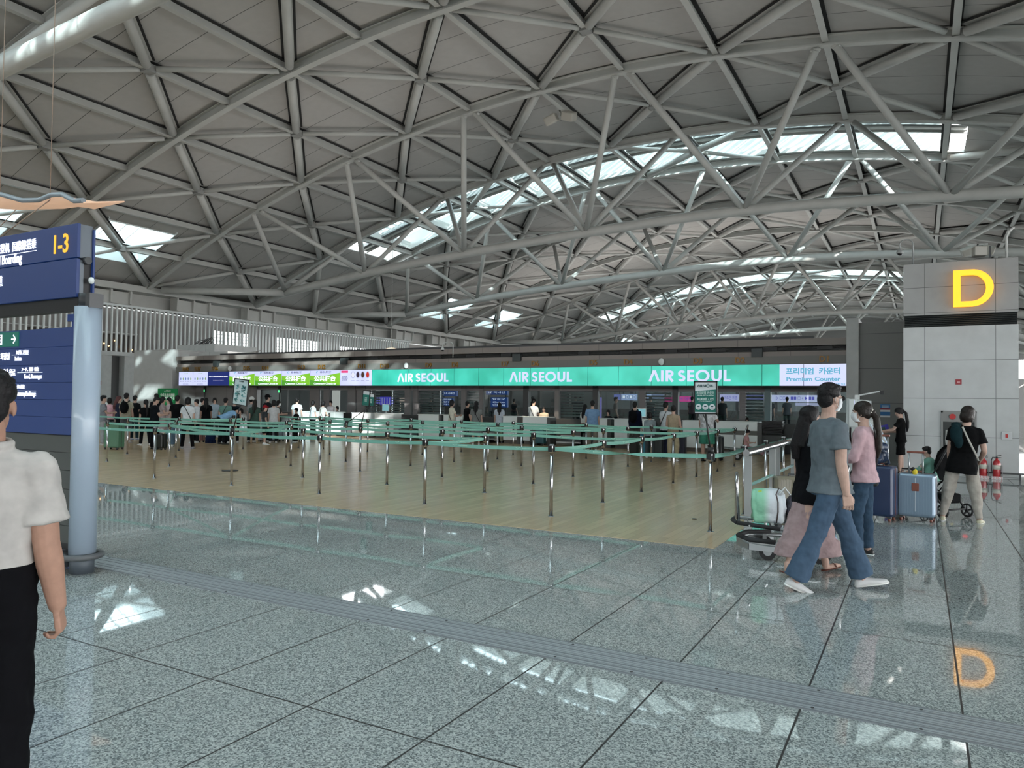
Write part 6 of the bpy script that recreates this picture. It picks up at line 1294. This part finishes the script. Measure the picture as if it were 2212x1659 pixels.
# girl sitting in the far cart
g=ground(1586,1000); P=person('little girl in a pink top sitting in the far luggage cart',Vector((g.x+.35,g.y-.15,.36)),1.0,face=95,sitting=True,zoff=.16,legs=((1.45,.4,.1),(1.4,.4,.1)),arms=phone,head=(.5,0,0),shirt=('b48a8c','tee'),pants=('8a6a70','long'),hair='bun',group=None)
# far people behind the glass
for i,(px,top,Y,c,f) in enumerate(((1243,856,46,'20242a',0),(1253,858,46,'2a2e33',30),(1330,858,34,'77716f',90),(858,858,40,'3a3f42',20),(900,860,38,'5a5f60',10),(1150,857,40,'2e3236',0),(1110,862,38,'34383c',40),(1405,857,40,'35393f',0),(1495,857,42,'5b4d55',20),(1662,857,40,'3c4046',0),(1700,858,46,'484c52',-20),(930,861,44,'3a3d40',60),(1060,861,44,'50555a',-30),(1560,858,40,'2e3236',10))):
    ds=['standing alone','with an arm forward','in a taupe coat','near the violet board','beyond number D9','behind the lamp lit desk','beyond the desk beside the long haired woman','behind frosted bands','below the magenta screens','beyond the blue post','below the guidance screen','left of the D8 desk','between two desks','behind the floral tee man']
    standing('distant person seen through the booth glass, %s'%ds[i],px,top,Y=Y,face=f,shirt=(c,'tee'),pants=('22262a','long'),vox=.035)
# ================================================================== THE NEAR PEOPLE
M_jean=cloth('43566a',bump=.4,noise=.12); M_jean2=cloth('34475a',bump=.4,noise=.18)
M_skirt=cloth('9d8788',bump=.9)
# walking man in grey
g=(ground(1740,1268)+ground(1895,1285))/2; d=ray(1790,838); D=math.hypot(g.x,g.y); hh=CH+d.z*D/math.hypot(d.x,d.y)
Pm=person('man in a grey tee and blue jeans striding right in white trainers',Vector((g.x-.09,g.y,0)),1.80,face=76,twist=.26,near=True,legs=((.39,.08,.02),(-.31,.10,.02)),arms=((.05,.16,.45,-.1),(.0,.06,.14,-.15)),head=(.06,-.25,0),lean=-.02,shirt=(cloth('626b71',bump=.35),'tee'),pants=(M_jean,'flare'),hair='short',shoes='cfcfcf',build=1.07,extras=(('mask',),('glasses',)),arm_r=1.1,hand_curl=.7)
# woman in black cardigan and pink skirt behind him
g=(ground(1725,1240)+ground(1828,1250))/2
person('woman in black top and long dusty pink skirt, half hidden behind the striding man',Vector((g.x-.12,g.y+.05,0)),1.60,face=58,near=True,legs=((.32,.05,.0),(-.30,.12,.0)),arms=((.0,.18,.2,0),(.0,.2,.3,0)),shirt=(cloth('0e0f13'),'longtop'),pants=(M_skirt,'longskirt'),hair='long',shoes='5e3226',shoetype='sandal',build=.98)
# woman in pink
g=ground(1866,1202); d=ray(1870,884); D=math.hypot(g.x,g.y); hh=CH+d.z*D/math.hypot(d.x,d.y)
P=person('woman in a pink blouse and blue jeans with a long brown ponytail',Vector((g.x,g.y+.05,0)),1.63,face=-82,near=True,legs=((.14,.16,.02),(-.02,.02,.02)),arms=((.25,.1,1.15,.5),(.10,.12,1.35,.55)),head=(.03,0,0),shirt=(cloth('b79aa0',bump=.4),'three'),pants=(M_jean2,'long'),hair='pony',hairm=M_hairb,shoes='1a1a1a',extras=(('mask',),('strap',-1,.15)),build=1.0,lean=.02)
s_=P['s']; m=MB(); c=P['hd'](0,-.105,-.0); m.ell(c,(.045,.018,.012)); m.ell(c+Vector((0,-.01,.02)),(.03,.015,.02)); m.v=[tuple(Vector(q)*s_) for q in m.v]; m.build('hair_ribbon',mat('ribbon',(.6,.55,.5),.6),P['t'])
# woman in cream trousers
g=(ground(2050,1125)+ground(2095,1130))/2
P=person('woman in a black tee and cream joggers with a white strap across her back',Vector((g.x+.04,g.y,0)),1.60,face=4,sway=.10,near=True,legs=((.04,.06,.20),(.05,.08,.14)),arms=((.12,.12,.3,.1),(.05,.2,1.0,.4)),head=(.15,.3,0),shirt=(cloth('0a0a0c'),'longtop'),pants=(cloth('a09a92',bump=.5),'jogger'),hair='bob',hairm=M_hairb,shoes='b7b39a',build=1.08)
m=MB(); up=P['up']; m.tube([up(-.04,-.14,.49),up(.06,-.165,.30),up(.16,-.14,.12),up(.2,-.06,.02)],[(.013,.004)]*4,None,6); P['fin'](m,'bag_strap',mat('strap_cream',(.5,.48,.44),.6))
m=MB(); m.ell(up(-.11,-.15,.38),(.085,.05,.14)); m.ell(up(-.06,-.17,.26),(.06,.05,.09)); m.ell(up(-.13,-.05,.5),(.07,.09,.05)); o=P['fin'](m,'jacket_over_shoulder',cloth('12282d',bump=.9)); voxel(o,.012,2,.02,.06)
# girl at the kiosk
g=ground(1946,1024)
P=person('girl in a black tee and black shorts with a ponytail touching the farthest kiosk',Vector((g.x,g.y,0)),1.55,face=-85,near=True,vox=.012,legs=((.02,0,.03),(.0,.05,.03)),arms=((.65,.05,.75,.2),(.22,.0,1.3,.1)),head=(.4,0,0),shirt=(cloth('0a0a0b'),'tee'),pants=('0b0b0c','shorts'),hair='pony',shoes='202020',build=.95)
w=P['aj'][1][2]+P['aj'][1][4]*.1; t=thing('blue_folder','bright violet blue document folder with passports held by the girl in black','folder',(0,0,0)); t.location=Vector((g.x,g.y,0)); t.rotation_euler=(0,0,P['rz']); s_=P['s']
m=MB(); m.box(w*s_+Vector((.05,.03,.07)),(.012,.26,.16),None,(R(-14),0,R(8))); m.build('cover',mat('folder_blue',srgb('2a22a8'),.4),t); m=MB(); m.box(w*s_+Vector((.035,.02,.05)),(.014,.10,.12),None,(R(-14),0,R(8))); m.build('passport',mat('passport_green',srgb('1b3f3a'),.5),t)
# boy in stroller
P=person('small boy with short black hair in a mint shirt sitting in the stroller',Vector((.14,12.42,.32)),.98,face=-75,near=True,vox=.009,sitting=True,zoff=.40,lean=.15,legs=((1.35,.9,.1),(1.3,.9,.1)),arms=((.7,.1,.5,.2),(.6,.1,.6,.2)),head=(.05,0,0),shirt=(cloth('6f9c8e',bump=.6),'three'),pants=('6a6a6a','long'),hair='short',shoes='8a8a8a',build=1.15,cat='child')
# man at the left edge
e=Vector((0,0,0)); d=ray(0,900); fwd=Vector((CR@Vector((0,0,-1)))); fwd.z=0; fwd.normalize(); rt=Vector((fwd.y,-fwd.x,0)); dep=2.66
pm=fwd*dep+rt*((-24-1106)/1591*dep); dd=ray(0,800); hh=CH+dd.z*pm.length/math.hypot(dd.x,dd.y)
print('left man h',hh,pm)
Pl=person('man in a pale beige polo and black trousers walking away at the left edge',Vector((pm.x,pm.y,0)),hh*1.0,face=18,near=True,vox=.007,legs=((.2,.05,.02),(-.15,.12,.02)),arms=((.1,.1,.3,0),(-.04,.13,.22,.05)),head=(.02,-.1,0),shirt=(cloth('b0aca8',bump=.25),'polo'),pants=(cloth('07070b'),'loose'),hair='short',shoes='101010',build=1.0,arm_r=1.2,skin=mat('tan_skin',srgb('a88270'),.6,noise=.08,nscale=30,spec=.3),hand_curl=.9)
